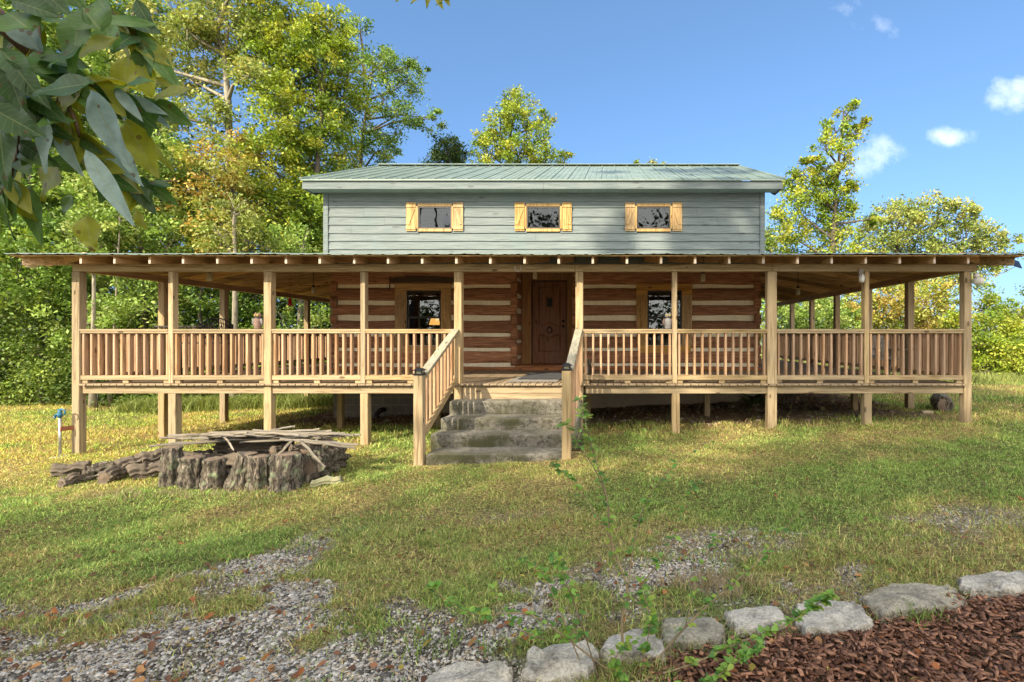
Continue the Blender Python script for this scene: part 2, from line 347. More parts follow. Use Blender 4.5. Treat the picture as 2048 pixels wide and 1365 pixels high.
def vcol_mat(name, rough=.85, bmp=.4, ns=60):
    m, t, b, o = mat_new(name); at = N(t, 'ShaderNodeAttribute', attribute_name='col'); n = noise(t, coords(t, (1, 1, 1), False), ns, 4)
    L(t, mixc_(t, .7, at.outputs['Color'], ramp(t, n, [(.3, (.5, .5, .5)), (.65, (1, 1, 1))]), 'MULTIPLY'), b.inputs['Base Color'])
    b.inputs['Roughness'].default_value = rough; b.inputs['Specular IOR Level'].default_value = .25; bump(t, n, b, bmp, .004); return m
pebble_m = vcol_mat('pebbles'); chip_m = vcol_mat('mulch chips', .7); 
def glass_mat():
    m, t, b, o = mat_new('window glass'); gl = N(t, 'ShaderNodeBsdfGlossy', i_Roughness=.015); gl.inputs[0].default_value = (.9, .93, .96, 1); tr = N(t, 'ShaderNodeBsdfTransparent'); tr.inputs[0].default_value = (.62, .66, .66, 1)
    fr = N(t, 'ShaderNodeFresnel', i_IOR=1.5); n = noise(t, coords(t, (1, 1, 1), False), 2.2, 2)
    bp = N(t, 'ShaderNodeBump', i_Strength=.05, i_Distance=.02); L(t, n, bp.inputs['Height']); L(t, bp.outputs[0], gl.inputs['Normal'])
    mx = N(t, 'ShaderNodeMixShader'); L(t, M_(t, 'ADD', fr.outputs[0], .03, clamp=True), mx.inputs[0]); L(t, tr.outputs[0], mx.inputs[1]); L(t, gl.outputs[0], mx.inputs[2]); L(t, mx.outputs[0], o.inputs[0]); return m
glass_m = glass_mat(); screen_m = glass_mat(); screen_m.name = 'screened window glass'
for n_ in screen_m.node_tree.nodes:
    if n_.type == 'BSDF_GLOSSY': n_.inputs[0].default_value = (.62, .65, .68, 1)

# ---------------------------------------------------------------- terrain masks (world coordinates)
def stone_line(X): return 2.32 + .29 * np.asarray(X, float)
def m_mulch(X, Y):
    return np.clip((stone_line(X) - .02 - Y) * 8 + 1, 0, 1) * np.clip((X - .15 + (Y - 2.2) * .3) * 4, 0, 1)
def m_gravel(X, Y):
    n = (fbm(X, Y, .9, 4, 3) - .5)
    up = 4.15 - .16 * np.abs(X + 1.8) ** 1.5 * np.where(X < -1.8, .75, .62)          # upper edge of the gravel drive
    g = np.clip((up + n * 3.2 - Y) * 1.6, 0, 1)
    p2 = np.clip(1.0 - ((X - 3.6) / 1.9) ** 2 - ((Y - 4.35) / .75) ** 2 + n * 3.5, 0, 1)
    p3 = np.clip(.75 - ((X - 1.0) / 1.5) ** 2 - ((Y - 4.2) / .6) ** 2 + n * 4, 0, 1) * .8
    p4 = np.clip(.6 - ((X + 1.1) / .9) ** 2 - ((Y - 5.3) / .5) ** 2 + n * 5, 0, 1) * .8
    g = g * np.clip(1.1 + .3 * (Y < 3.1) - 2.9 * np.clip(fbm(X, Y, 1.7, 4, 31) - .52, 0, 1) * 3, 0, 1)
    return np.maximum.reduce([g, p2 * .75, p3 * .6, p4 * .6]) * (1 - m_mulch(X, Y)) * (1 - np.clip((Y - stone_line(X) - .7) * -3, 0, 1) * .7 * (X > -.4))
def m_dirt(X, Y):
    n = fbm(X, Y, 1.2, 3, 9) - .5
    a = np.clip((Y - 10.0 + n * 1.6) * 2, 0, 1) * np.clip((X + 7.6 + n * 2) * 1.6, 0, 1) * np.clip((6.9 - X + n * 2) * 1.6, 0, 1) * (Y < 24)
    near_wall = np.clip((Y - 12.0 + n) * 2, 0, 1) * (X > -8.2) * (X < 6) * (Y < 24)
    left = np.clip((Y - 11.2 + n) * 2, 0, 1)
    return np.where(X < -2.5, np.maximum(near_wall, a * left), np.maximum(a, near_wall))
def m_dry(X, Y): return np.clip((fbm(X, Y, .7, 4, 14) - .5) * 5 + .42 + .35 * np.clip((-X - 5) / 3, 0, 1) + .3 * np.clip((5.8 - Y) / 2, 0, 1) * np.clip((X + 4.5) / 2, 0, 1), 0, 1)

# ---------------------------------------------------------------- ground
def axis(lo, hi, step, far, gr=1.13):
    a = list(np.arange(lo, hi, step)); s = step; x = a[-1]
    while x < far: s *= gr; x += s; a.append(x)
    s = step; x = a[0]; pre = []
    while x > -far: s *= gr; x -= s; pre.append(x)
    return np.array(pre[::-1] + a)
gx = axis(-9, 9, .06, 900); gy = axis(1.2, 13.5, .06, 900)
GX, GY = np.meshgrid(gx, gy); GZ = gz(GX, GY); GZ = GZ - .035 * m_mulch(GX, GY) - .02 * m_gravel(GX, GY) * (GY < 8)
nx, ny = len(gx), len(gy); ii = np.arange(nx * ny).reshape(ny, nx)
fc = np.stack([ii[:-1, :-1], ii[:-1, 1:], ii[1:, 1:], ii[1:, :-1]], -1).reshape(-1, 4)
colm = np.stack([m_gravel(GX, GY), np.maximum(m_dirt(GX, GY), m_mulch(GX, GY)), m_dry(GX, GY)], -1).reshape(-1, 3)
me = npmesh('ground', np.stack([GX, GY, GZ], -1).reshape(-1, 3), fc, colm, True)
def ground_mat():
    m, t, b, o = mat_new('ground soil grass'); at = N(t, 'ShaderNodeAttribute', attribute_name='col'); s = N(t, 'ShaderNodeSeparateColor'); L(t, at.outputs['Color'], s.inputs[0])
    v = coords(t, (1, 1, 1), False); n1 = noise(t, v, 26, 6, .7); n2 = noise(t, v, 90, 4, .7); n3 = noise(t, v, 1.4, 4)
    gr = ramp(t, n1, [(.38, (.035, .03, .014)), (.52, (.16, .17, .05)), (.66, (.36, .36, .11))])
    dry = ramp(t, n1, [(.36, (.06, .04, .022)), (.52, (.30, .225, .09)), (.66, (.60, .48, .20))])
    c = mixc_(t, s.outputs[2], gr, dry)
    gv = ramp(t, n2, [(.35, (.09, .07, .05)), (.5, (.24, .205, .16)), (.66, (.46, .42, .36))]); c = mixc_(t, s.outputs[0], c, gv)
    dt = ramp(t, n1, [(.3, (.14, .09, .06)), (.6, (.30, .205, .13)), (.85, (.44, .33, .23))]); c = mixc_(t, s.outputs[1], c, dt)
    L(t, c, b.inputs['Base Color']); b.inputs['Roughness'].default_value = 1; b.inputs['Specular IOR Level'].default_value = .1; bump(t, M_(t, 'ADD', n1, n2), b, .8, .03); return m
gnd = link('ground', me, ground_mat()); tag(gnd, kind='structure')

# ---------------------------------------------------------------- the cabin
DECK = -.88; XL, XR = -7.3, 4.03; YF = 13.1; YB = 20.6; YU = 12.8
cabin = empty('log_cabin', (-1.6, 16.8, -2.0), 'two storey cabin with brown log walls below and grey green boards above', 'cabin')
CH = [1.35, .91, .51, .066, -.32, -.73]; CW = [.052, .058, .068, .05, .05, .046]
ZT, ZB = 2.08, DECK
def rows(off=0.0):
    c = [x + off for x in CH]; out = []; top = ZT
    for z, h in zip(c, CW): out.append((z + h, top)); top = z - h
    out.append((ZB, top)); return out
LV, LF, LC = [], [], []
def log_strip(p, q, z0, z1, seed, outn, step=.12, tone=1.0):
    """one hewn log from p to q (x, y), z0..z1, face bulging along outn"""
    p = np.array(p, float); q = np.array(q, float); ln = np.linalg.norm(q - p); n = max(2, int(ln / step)); t = np.linspace(0, 1, n + 1); xy = p + (q - p) * t[:, None]
    s = t * ln; outn = np.array(outn, float); prof = [(0, 0, -.14), (0, 1, -.004), (.18, 0, .012), (.5, 0, .016), (.82, 0, .010), (1, 1, -.006), (1, 0, -.14)]
    V_ = []
    lo = (fbm(s, s * 0 + seed * 7.7, 1.1, 3, seed) - .5) * .05; hi = (fbm(s, s * 0 + seed * 3.1 + 50, 1.1, 3, seed + 3) - .5) * .05
    if z0 <= ZB + .001: lo = lo * 0
    for (f_, e, o_) in prof:
        z = (z0 + lo) * (1 - f_) + (z1 + hi) * f_; bl = (fbm(s, s * 0 + f_ * 3 + seed, 2.2, 3, seed) - .5) * .022
        P = np.zeros((n + 1, 3)); P[:, :2] = xy + outn * (o_ + (bl[:, None] if o_ > -.1 else 0)); P[:, 2] = z; V_.append(P)
    V_ = np.stack(V_, 1).reshape(-1, 3); k = len(prof); o = sum(len(a) for a in LV); F_ = []
    fl = (np.cross(np.append(q - p, 0), [0, 0, 1]) @ np.append(outn, 0)) > 0
    for i in range(n):
        for j in range(k - 1):
            a = o + i * k + j; b_ = [a, a + k, a + k + 1, a + 1]; F_.append(b_ if fl else b_[::-1])
    ca = list(range(o, o + k)); cb = list(range(o + n * k, o + (n + 1) * k))
    for c_ in (ca, cb):
        for j in range(1, k - 2, 1): F_.append([c_[0], c_[j], c_[j + 1], c_[j + 1]][:3] + [c_[j + 1]])
    LV.append(V_); LF.append([f for f in F_ if len(set(f)) == 4]); 
    for c_ in (ca, cb): LF.append([[c_[0], c_[1], c_[2], c_[3]], [c_[0], c_[3], c_[4], c_[5]], ])
    tn = np.array([1, .93, .9]) * tone; LC.append(np.tile(tn, (len(V_), 1)))
def log_wall(p, q, outn, seed, off=0.0, skip=None):
    for i, (a, b_) in enumerate(rows(off)):
        if b_ - a < .03: continue
        segs = [(p, q)]
        if skip:
            for (s0, s1, z0, z1) in skip:
                if b_ > z0 + .02 and a < z1 - .02:
                    new = []
                    for (u, v_) in segs:
                        if u[0] < s0 and v_[0] > s1: new += [(u, (s0, u[1])), ((s1, u[1]), v_)]
                        else: new.append((u, v_))
                    segs = new
        for (u, v_) in segs: log_strip(u, v_, a, b_, seed * 10 + i, outn, tone=[1.0, .78, .92, .7, .85, 1.05, .9][i] * (.9 if seed == 3 else 1))
WL = (-5.31 + .0, -4.40); WR = (1.06, 1.96); WZ = (-.21, 1.235)     # window openings in the logs (x range, z range)
YI = YF + .145
log_wall((XL, YF), (-2.41, YF), (0, -1), 1, 0, [(WL[0] - .02, WL[1] + .02, WZ[0] - .02, WZ[1] + .02)])
log_wall((-.91, YF), (XR, YF), (0, -1), 3, 0, [(WR[0] - .02, WR[1] + .02, WZ[0] - .02, WZ[1] + .02)])
log_wall((XL, YF + .15), (XL, YB), (-1, 0), 5, .2); log_wall((XR, YF + .15), (XR, YB), (1, 0), 6, .2); log_wall((XR, YB), (XL, YB), (0, 1), 7)
log_wall((-2.41, YF + .15), (-2.41, 13.99), (1, 0), 8, .2); log_wall((-.91, YF + .15), (-.91, 13.99), (-1, 0), 9, .2)
# dovetailed ends of the cross logs at every corner
for (xa, sg) in ((XL - .0, 1), (-2.41, -1), (-.91, 1), (XR, -1)):
    for i, z in enumerate(CH[:-1] + [-.70]):
        h = .15 if i % 2 else .125; x0, x1 = (xa - .03, xa + .15) if sg > 0 else (xa - .15, xa + .03)
        zz = z + [.0, .02, -.03, .03, -.01, .05][i]
        log_strip((x0, YF - .022), (x1, YF - .022), zz - h + (.0 if i < 5 else .06), zz + h, 40 + i * 3 + int(xa * 2), (0, -1), .06, .72 + .3 * ((i * 7 + int(xa)) % 3) / 2)
lv = np.concatenate(LV); lf = [f for g in LF for f in g]; lc = np.concatenate(LC)
link('log_wall', npmesh('log_wall', lv, np.array(lf), lc, False), log_m, cabin)
b = MB()
def wallbox(b, x0, x1, y0, y1, z0, z1, hole=None):
    if hole:
        h0, h1, a, c = hole; b.box(x0, h0, y0, y1, z0, z1, 0); b.box(h1, x1, y0, y1, z0, z1, 0); b.box(h0, h1, y0, y1, z0, a, 0); b.box(h0, h1, y0, y1, c, z1, 0)
    else: b.box(x0, x1, y0, y1, z0, z1, 0)
wallbox(b, XL + .03, -2.45, YF + .022, YF + .16, ZB, ZT, (WL[0], WL[1], WZ[0], WZ[1])); wallbox(b, -.87, XR - .03, YF + .022, YF + .16, ZB, ZT, (WR[0], WR[1], WZ[0], WZ[1]))
b.box(XL + .022, XL + .16, YF + .16, YB - .1, ZB, ZT, 0); b.box(XR - .16, XR - .022, YF + .16, YB - .1, ZB, ZT, 0); b.box(XL + .16, XR - .16, YB - .16, YB - .03, ZB, ZT, 0)
b.box(-2.55, -2.432, YF + .16, 14.1, ZB, ZT, 0); b.box(-.888, -.77, YF + .16, 14.1, ZB, ZT, 0)
b.build('chinking', chink_m, cabin)
b = MB(); b.box(-2.43, -2.405, 13.98, 14.12, ZB, ZT, 0); b.box(-2.43, -.89, 14.13, 14.2, ZB, ZT, 0); b.build('alcove_wall', wood('alcove boards', (.2, .09, .04), (.1, .045, .02), 2), cabin)
# floor slab / sill
b = MB(); b.box(-2.43, -.89, YF - .06, 14.1, DECK + .002, DECK + .135, .006); b.box(XL - .02, -2.45, YF - .05, YF + .1, DECK + .002, DECK + .085, .006); b.box(-.87, XR + .02, YF - .05, YF + .1, DECK + .002, DECK + .085, .006)
b.build('threshold', wood('sill wood', (.30, .135, .06), (.17, .07, .03), 0), cabin)
# foundation
gl = lambda x, y: float(gz(x, y))
b = MB(); b.box(XL + .02, -4.6, YF + .06, YF + .26, gl(XL, YF) - .4, DECK - .07, .004); b.box(XL + .02, XL + .22, YF + .26, YB, -3, DECK - .07, .004); b.build('block_foundation', block_m, cabin)
b = MB(); b.box(-4.598, XR - .02, YF + .07, YF + .26, -2.9, DECK - .07, .004); b.box(XR - .22, XR - .02, YF + .26, YB, -2.9, DECK - .07, .004); b.box(XL + .22, XR - .22, YB - .2, YB, -3, DECK - .07, .004); b.build('parged_foundation', parge_m, cabin)
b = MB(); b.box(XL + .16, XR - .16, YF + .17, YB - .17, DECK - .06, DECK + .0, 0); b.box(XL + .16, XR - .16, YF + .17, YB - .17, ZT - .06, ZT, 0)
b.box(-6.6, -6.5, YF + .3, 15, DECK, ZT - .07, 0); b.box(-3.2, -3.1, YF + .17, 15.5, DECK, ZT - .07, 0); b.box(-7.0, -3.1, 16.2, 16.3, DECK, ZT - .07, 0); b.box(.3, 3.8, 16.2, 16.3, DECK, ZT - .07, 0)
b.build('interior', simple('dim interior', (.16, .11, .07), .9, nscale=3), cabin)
# upper storey
SX0, SX1 = -7.3, 4.03; RZ = 5.74; YR = 16.6
yb2 = 20.4; b = MB()
zs = [1.76, 1.875, 2.075, 2.275, 2.485, 2.685, 2.905, 3.115, 3.345]
UW = [((870.5 - VX) / 77.35), ((1087 - VX) / 77.35), ((1307 - VX) / 77.35)]; HW = .43; UZ = (2.81, 3.38)
def board(b, x0, x1, z0, z1, seed, y=YU):
    n = max(2, int((x1 - x0) / .25)); xs = np.linspace(x0, x1, n + 1); wv = (fbm(xs, xs * 0 + seed, .9, 3, seed) - .5) * .03; V_ = []
    for x, w2 in zip(xs, wv): V_ += [(x, y + .004, z1 + .02), (x, y - .026, z0 + w2), (x, y + .012, z0 + w2)]
    F_ = []
    for i in range(n):
        for j in (0, 1): a = i * 3 + j; F_.append((a, a + 1, a + 4, a + 3))
    b.add(V_, F_)
for i in range(len(zs) - 1):
    spans = [(SX0 + .1, SX1 - .1)]
    for cx in UW:
        if zs[i + 1] > UZ[0] and zs[i] < UZ[1]:
            spans = [q for (u, v_) in spans for q in (((u, cx - HW), (cx + HW, v_)) if u < cx < v_ else ((u, v_),))]
    for k_, (u, v_) in enumerate(spans):
        cut = u + (v_ - u) * ((i * 37 + k_ * 17) % 60 + 20) / 100
        if v_ - u > 2.2: board(b, u, cut - .003, zs[i], zs[i + 1], i * 3 + k_); board(b, cut + .003, v_, zs[i] + random.uniform(-.006, .006), zs[i + 1], i * 3 + k_ + 40, YU - .002)
        else: board(b, u, v_, zs[i], zs[i + 1], i * 3 + k_)
b.build('siding', sid_m, cabin)
b = MB(); b.box(SX0 + .1, -2.0, YU - .034, YU + .01, 3.50, 3.745, .004); b.box(-1.996, SX1 - .1, YU - .034, YU + .01, 3.50, 3.745, .004); b.box(SX0 + .1, .55, YU - .028, YU + .01, 3.35, 3.497, .004); b.box(.556, SX1 - .1, YU - .028, YU + .01, 3.35, 3.497, .004)
b.box(SX0 - .03, SX0 + .095, YU - .045, YU + .06, 1.76, 3.745, .005); b.box(SX1 - .095, SX1 + .03, YU - .045, YU + .06, 1.76, 3.745, .005)
b.build('siding_trim', sid_m, cabin)
b = MB()
def bandwall(z0, z1, hole):
    if not hole: b.box(SX0 + .02, SX1 - .02, YU + .014, YU + .12, z0, z1, 0); return
    xs = [SX0 + .02] + [q for c in UW for q in (c - HW + .03, c + HW - .03)] + [SX1 - .02]
    for i in range(0, len(xs), 2): b.box(xs[i], xs[i + 1], YU + .014, YU + .12, z0, z1, 0)
bandwall(1.80, UZ[0] + .03, False); bandwall(UZ[0] + .03, UZ[1] - .03, True); bandwall(UZ[1] - .03, 3.76, False)
for x in (SX0, SX1 - .12): b.box(x, x + .12, YU + .12, yb2, 1.9, 3.72, 0)
b.box(SX0 + .12, SX1 - .12, yb2 - .12, yb2, 1.9, 3.72, 0)
for x, dx in ((SX0, .1), (SX1, -.1)):
    b.add([(x, YU + .1, 3.72), (x, yb2, 3.72), (x, YR, RZ - .16), (x + dx, YU + .1, 3.72), (x + dx, yb2, 3.72), (x + dx, YR, RZ - .16)], [(0, 1, 2), (5, 4, 3), (0, 3, 4, 1), (1, 4, 5, 2), (2, 5, 3, 0)])
b.box(SX0 + .12, SX1 - .12, YU + .12, yb2 - .12, 1.96, 2.02, 0); b.box(SX0 + .12, SX1 - .12, YU + .12, yb2 - .12, 3.70, 3.74, 0)
b.build('upper_wall', sid_m, cabin)
# roof
EX0, EX1, EY = -7.64, 4.39, 12.35; EZ = 3.93; eb = YR * 2 - EY
def slab(b, pts, th):
    n = len(pts); v = [Vector(p) for p in pts]; nrm = (v[1] - v[0]).cross(v[2] - v[0]).normalized()
    if nrm.z < 0: nrm = -nrm
    lo = [p - Vector((0, 0, th)) for p in v]; b.add(v + lo, [tuple(range(n)), tuple(range(2 * n - 1, n - 1, -1))] + [(i, n + i, n + (i + 1) % n, (i + 1) % n) for i in range(n)])
b = MB(); slab(b, [(EX0, EY - .04, EZ), (EX1, EY - .04, EZ), (EX1, YR, RZ), (EX0, YR, RZ)], .03); slab(b, [(EX0, YR, RZ), (EX1, YR, RZ), (EX1, eb, EZ), (EX0, eb, EZ)], .03)
n = 30; sl = (RZ - EZ) / (YR - EY + .04)
for i in range(n):
    x = EX0 + .02 + i * (EX1 - EX0 - .04) / (n - 1)
    b.bar((x, EY - .045, EZ + .012), (x, YR, RZ + .012), .035, .026, .006)
    for q in (1, 2):
        if i < n - 1: b.bar((x + q * .138, EY - .045, EZ + .004), (x + q * .138, YR, RZ + .004), .02, .008, .002)
b.bar((EX0 - .01, YR, RZ + .02), (EX1 + .01, YR, RZ + .02), .3, .03, .01); 
for x in (EX0 - .006, EX1 + .006): b.bar((x, EY - .05, EZ + .012), (x, YR, RZ + .012), .05, .05, .004)
b.build('roof', roof_m, cabin)
b = MB(); b.box(EX0 + .02, -1.6, EY, EY + .025, 3.70, 3.862, .003); b.box(-1.597, EX1 - .02, EY, EY + .025, 3.702, 3.862, .003); b.box(EX0 + .04, EX1 - .04, EY + .004, EY + .03, 3.862, EZ - .03, .003)
for x in (EX0 + .02, EX1 - .045): 
    b.add([(x, EY + .025, 3.70), (x, EY + .025, EZ - .03), (x, YR, RZ - .04), (x, YR, RZ - .22), (x, YU + .1, 3.70), (x + .025, EY + .025, 3.70), (x + .025, EY + .025, EZ - .03), (x + .025, YR, RZ - .04), (x + .025, YR, RZ - .22), (x + .025, YU + .1, 3.70)], [(0, 1, 2, 3, 4), (9, 8, 7, 6, 5), (0, 5, 6, 1), (1, 6, 7, 2), (2, 7, 8, 3), (3, 8, 9, 4), (4, 9, 5, 0)])
b.build('fascia', sid_m, cabin)
b = MB()
for i in range(80):
    x = EX0 + .05 + i * (EX1 - EX0 - .1) / 80; b.box(x, x + (EX1 - EX0 - .1) / 80 - .006, EY + .03, YU - .036, 3.727, 3.739, .001)
b.build('soffit', simple('soffit paint', (.2, .25, .24), .7, bmp=.05), cabin)

# windows
def shutter(par, x0, x1, z0, z1, y, flip, two=False):
    b = MB(); wd = x1 - x0; h = z1 - z0; k = 2 if wd < .5 else 3
    for i in range(k): b.box(x0 + wd * i / k + .002, x0 + wd * (i + 1) / k - .002, y, y + .02, z0, z1, .003)
    bt = .09; rr_ = [z0 + .04, z1 - .04 - bt] if not two else [z0 + .05, (z0 + z1) / 2 - bt / 2 + .12, z1 - .12 - bt]
    for z in rr_: b.box(x0 + .004, x1 - .004, y - .018, y - .001, z, z + bt, .003)
    rr_.sort()
    for a, c in zip(rr_[:-1], rr_[1:]):
        zl, zh = a + bt + .005, c - .005; xa, xb = (x0 + .05, x1 - .06) if flip else (x1 - .06, x0 + .05)
        b.bar((xa, y - .010, zl + .03), (xb, y - .010, zh - .03), .017, .07, .003, R(0) if True else 0)
    return b.build('shutter', shut_m, par)
for i, cx in enumerate(UW):
    lab = ['left upper window with dark insect screen', 'middle upper window reflecting bright sky', 'right upper window in dappled shade'][i]
    y = YU
    b = MB(); gx0, gx1 = cx - .43, cx + .43; gz0, gz1 = 2.80, 3.38
    for (x0, x1, z0, z1) in ((gx0, gx0 + .035, gz0, gz1), (gx1 - .035, gx1, gz0, gz1), (gx0 + .035, gx1 - .035, gz0, gz0 + .035), (gx0 + .035, gx1 - .035, gz1 - .04, gz1)): b.box(x0, x1, y - .035, y + .05, z0, z1, .004)
    f = b.build('window', simple('bronze window frame', (.05, .04, .032), .45), cabin); tag(f, lab)
    MB().box(gx0 + .035, gx1 - .035, y - .012, y - .006, gz0 + .035, gz1 - .04, .001).build('pane', screen_m, f)
    b = MB(); b.box(gx0 - .01, gx1 + .01, y - .05, y - .01, gz1 + .002, gz1 + .068, .003); b.box(gx0 - .01, gx1 + .01, y - .055, y - .01, gz0 - .075, gz0 - .002, .003)
    for s in (-1, 1): b.box(cx + s * .433, cx + s * .475, y - .052, y - .01, gz0 - .0, gz1 + .0, .003)
    b.build('window_trim', shut_m, f)
    shutter(f, cx - .735, cx - .48, 2.735, 3.475, y - .055, True); shutter(f, cx + .48, cx + .735, 2.735, 3.475, y - .055, False)
for i, (x0, x1) in enumerate((WL, WR)):
    y = YF; b = MB(); z0, z1 = WZ; fr = simple('black window frame', (.02, .018, .016), .4)
    for (a, c, e, g) in ((x0, x0 + .04, z0, z1), (x1 - .04, x1, z0, z1), (x0 + .04, x1 - .04, z0, z0 + .05), (x0 + .04, x1 - .04, z1 - .05, z1), (x0 + .04, x1 - .04, .50, .55)): b.box(a, c, y + .0, y + .07, e, g, .004)
    f = b.build('window', fr, cabin); tag(f, ['tall window left of the door with a lamp glowing inside', 'tall window right of the door behind the owl decoy'][i])
    MB().box(x0 + .04, x1 - .04, y + .022, y + .028, .55, z1 - .05, .001).build('pane', glass_m, f); MB().box(x0 + .04, x1 - .04, y + .046, y + .052, z0 + .05, .50, .001).build('pane', glass_m, f)
    b = MB(); xs0, xs1 = x0 - .30, x1 + .27
    b.box(xs0, xs1, y - .055, y - .0, 1.24, 1.42, .004); b.box(xs0 + .05, xs1 - .03, y - .05, y - .0, z0 - .20, z0 - .01, .004); b.box(xs0, x0 - .005, y - .04, y, 1.12, 1.238, .003); b.box(x1 + .005, xs1, y - .04, y, 1.12, 1.238, .003)
    b.build('window_trim', trim_m, f)
    shutter(f, xs0, x0 - .005, z0 - .01, 1.118, y - .045, True, True); shutter(f, x1 + .005, xs1, z0 - .01, 1.118, y - .045, False, True)
# door in its recess
b = MB(); DY = 13.95; dx0, dx1, dz0, dz1 = -2.12, -1.15 + .1, DECK + .14, 1.57
dx0 = (480 / 4.55 + 960 - VX) / F * DY * 1.0 - .0; dx1 = (785 / 4.55 + 960 - VX) / F * DY
b.box(dx0, dx1, DY, DY + .045, dz0, dz1, .004); 
cx = (dx0 + dx1) / 2; wv = dx1 - dx0
def mould(b, pts, r=.009, y=DY - .004):
    b.tube([(p[0], y, p[1]) for p in pts] + [(pts[0][0], y, pts[0][1])], r, 6)
def arch(zc, sgn, xa, xb, n=14):
    out = []
    for i in range(n + 1):
        t = i / n; x = xa + (xb - xa) * t; u = (x - cx) / ((xb - xa) * .5); out.append((x, zc + sgn * .075 * max(0, math.cos(min(1.0, abs(u) / .55) * math.pi / 2) ** 1.0 if abs(u) < .55 else 0)))
    return out
z_a = (675 - (605 / 4.55 + 520)) / F * DY; z_b = (675 - (682 / 4.55 + 520)) / F * DY; zb0 = (675 - (838 / 4.55 + 520)) / F * DY; zt = 1.42
for ins in (0, .028):
    xa, xb = cx - wv * .33 + ins, cx + wv * .33 - ins
    mould(b, [(xa, zt - ins)] + arch(z_a + ins, 1, xa, xb) + [(xb, zt - ins)]); mould(b, [(xa, zb0 + ins)] + arch(z_b - ins, -1, xa, xb) + [(xb, zb0 + ins)])
door = b.build('door', door_m, cabin)
b = MB(); zc = (675 - (640 / 4.55 + 520)) / F * DY; b.tube([(cx + .072 * math.cos(a), DY - .03, zc + .08 * math.sin(a)) for a in np.linspace(0, 6.283, 20)], .013, 8); b.lathe((cx, DY, zc + .08), [(0, .05), (.02, .045), (.025, 0)], 10, 'Y'); b.build('door_knocker', black, door)
b = MB(); zc = (675 - (388 / 4.55 + 520)) / F * DY
b.box(cx - .075, cx + .075, DY - .012, DY, zc - .11, zc + .11, .003)
for k_ in (-1, 0, 1): b.bar((cx + k_ * .045, DY - .03, zc - .16 + .02 * abs(k_)), (cx + k_ * .045, DY - .03, zc + .15), .014, .014, .003)
for k_ in (-1, 1): b.bar((cx - .105, DY - .025, zc + k_ * .1), (cx + .105, DY - .025, zc + k_ * .1), .018, .014, .003)
b.build('speakeasy_grille', black, door)
b = MB()
for z in (559, 607): b.lathe((dx1 - .09, DY, (675 - (z / 4.55 + 520)) / F * DY), [(0, .06), (.03, .058), (.036, .03), (.018, .02), (.038, .008), (.04, 0)], 12, 'Y')
b.build('door_handle', black, door)
b = MB(); tx = .15
b.box(-2.40, dx0 - .03, DY - .10, DY + .12, DECK + .137, 1.90, .006); b.box(dx1 + .03, -.92, DY - .10, DY + .12, DECK + .137, 1.90, .006); b.box(dx0 - .03, dx1 + .03, DY - .10, DY + .12, 1.60, 1.90, .006)
b.build('door_frame', wood('door frame wood', (.33, .17, .065), (.18, .08, .03), 2), cabin)
b = MB(); b.box(dx0 - .028, dx0 - .003, DY - .02, DY + .07, dz0, 1.598, .003); b.box(dx1 + .003, dx1 + .028, DY - .02, DY + .07, dz0, 1.598, .003); b.box(dx0, dx1, DY - .02, DY + .07, 1.573, 1.598, .003); b.build('door_jamb', simple('dark jamb', (.05, .03, .02), .6), cabin)
# the lamp glimpsed through the left window
lp = empty('table_lamp', (-5.0, 14.3, -.6), 'small lamp with an orange shade glowing behind the left lower window', 'lamp')
m, t, bb, o = mat_new('lit lamp shade'); bb.inputs['Base Color'].default_value = (.8, .45, .15, 1); bb.inputs['Emission Color'].default_value = (1, .45, .1, 1); bb.inputs['Emission Strength'].default_value = .9
MB().lathe((-4.99, 14.3, .36), [(.16, 0), (.10, .2)], 20).build('lamp_shade', m, lp)
MB().lathe((-4.99, 14.3, -.02), [(0, 0), (.09, .01), (.03, .06), (.06, .16), (.02, .3), (.01, .42)], 14).build('lamp_base', black, lp)
b = MB(); b.box(-5.4, -4.6, 14.05, 14.55, -.06, -.021, .006)
for sx in (-5.36, -4.66):
    for sy in (14.09, 14.49): b.box(sx, sx + .05, sy, sy + .05, DECK, -.061, .004)
tag(b.build('side_table', grey_x), 'low table standing under the lamp inside the left lower window', 'table')

# ---------------------------------------------------------------- the porch
porch = empty('wraparound_porch', (-1.6, 9.4, -1.9), 'raised pine porch with low roof wrapping around the front and both sides of the cabin', 'porch')
PXL, PXR, YP = -10.14, 6.92, 9.4; YE = 20.4
PZB, PZT = 1.25, 1.388                     # beam under the rafters
b = MB()
x = PXL + .146
while x < PXR - .15:
    e = min(x + .139, PXR - .146); segs = [(YP - .055, YE)] if (e < XL - .05 or x > XR + .05) else ([(YP - .055, YF - .065)] if True else [])
    for (a, c) in segs:
        j1 = random.uniform(-.006, .006); zc = random.uniform(-.0015, .0015); b.box(x + .003, e - .003, a + j1, c, DECK - .036 + zc, DECK + zc, .005)
    x += .1465
b.build('deck_floor', deck_m, porch)
b = MB(); b.box(PXL + .14, -2.95, YP + .03, YP + .068, DECK - .19, DECK - .04, .004); b.box(-.42, 3.0, YP + .03, YP + .068, DECK - .192, DECK - .04, .004); b.box(3.0, PXR - .14, YP + .03, YP + .068, DECK - .19, DECK - .042, .004)
b.box(-2.76, -.615, YP + .012, YP + .05, DECK - .185, DECK - .045, .004); b.box(-2.76, -.615, YP + .016, YP + .054, DECK - .33, DECK - .19, .004)
b.build('rim_joist', w_x, porch)
for X in (PXL + .05, PXR - .09): MB().box(X, X + .04, YP + .15, YE, DECK - .19, DECK - .04, .004).build('side_rim_joist', w_y, porch)
b = MB()
x = PXL + .5
while x < PXR - .2: b.box(x, x + .04, YP + .07, YF + (.04 if XL < x < XR else 7), DECK - .185, DECK - .04, .003); x += .61
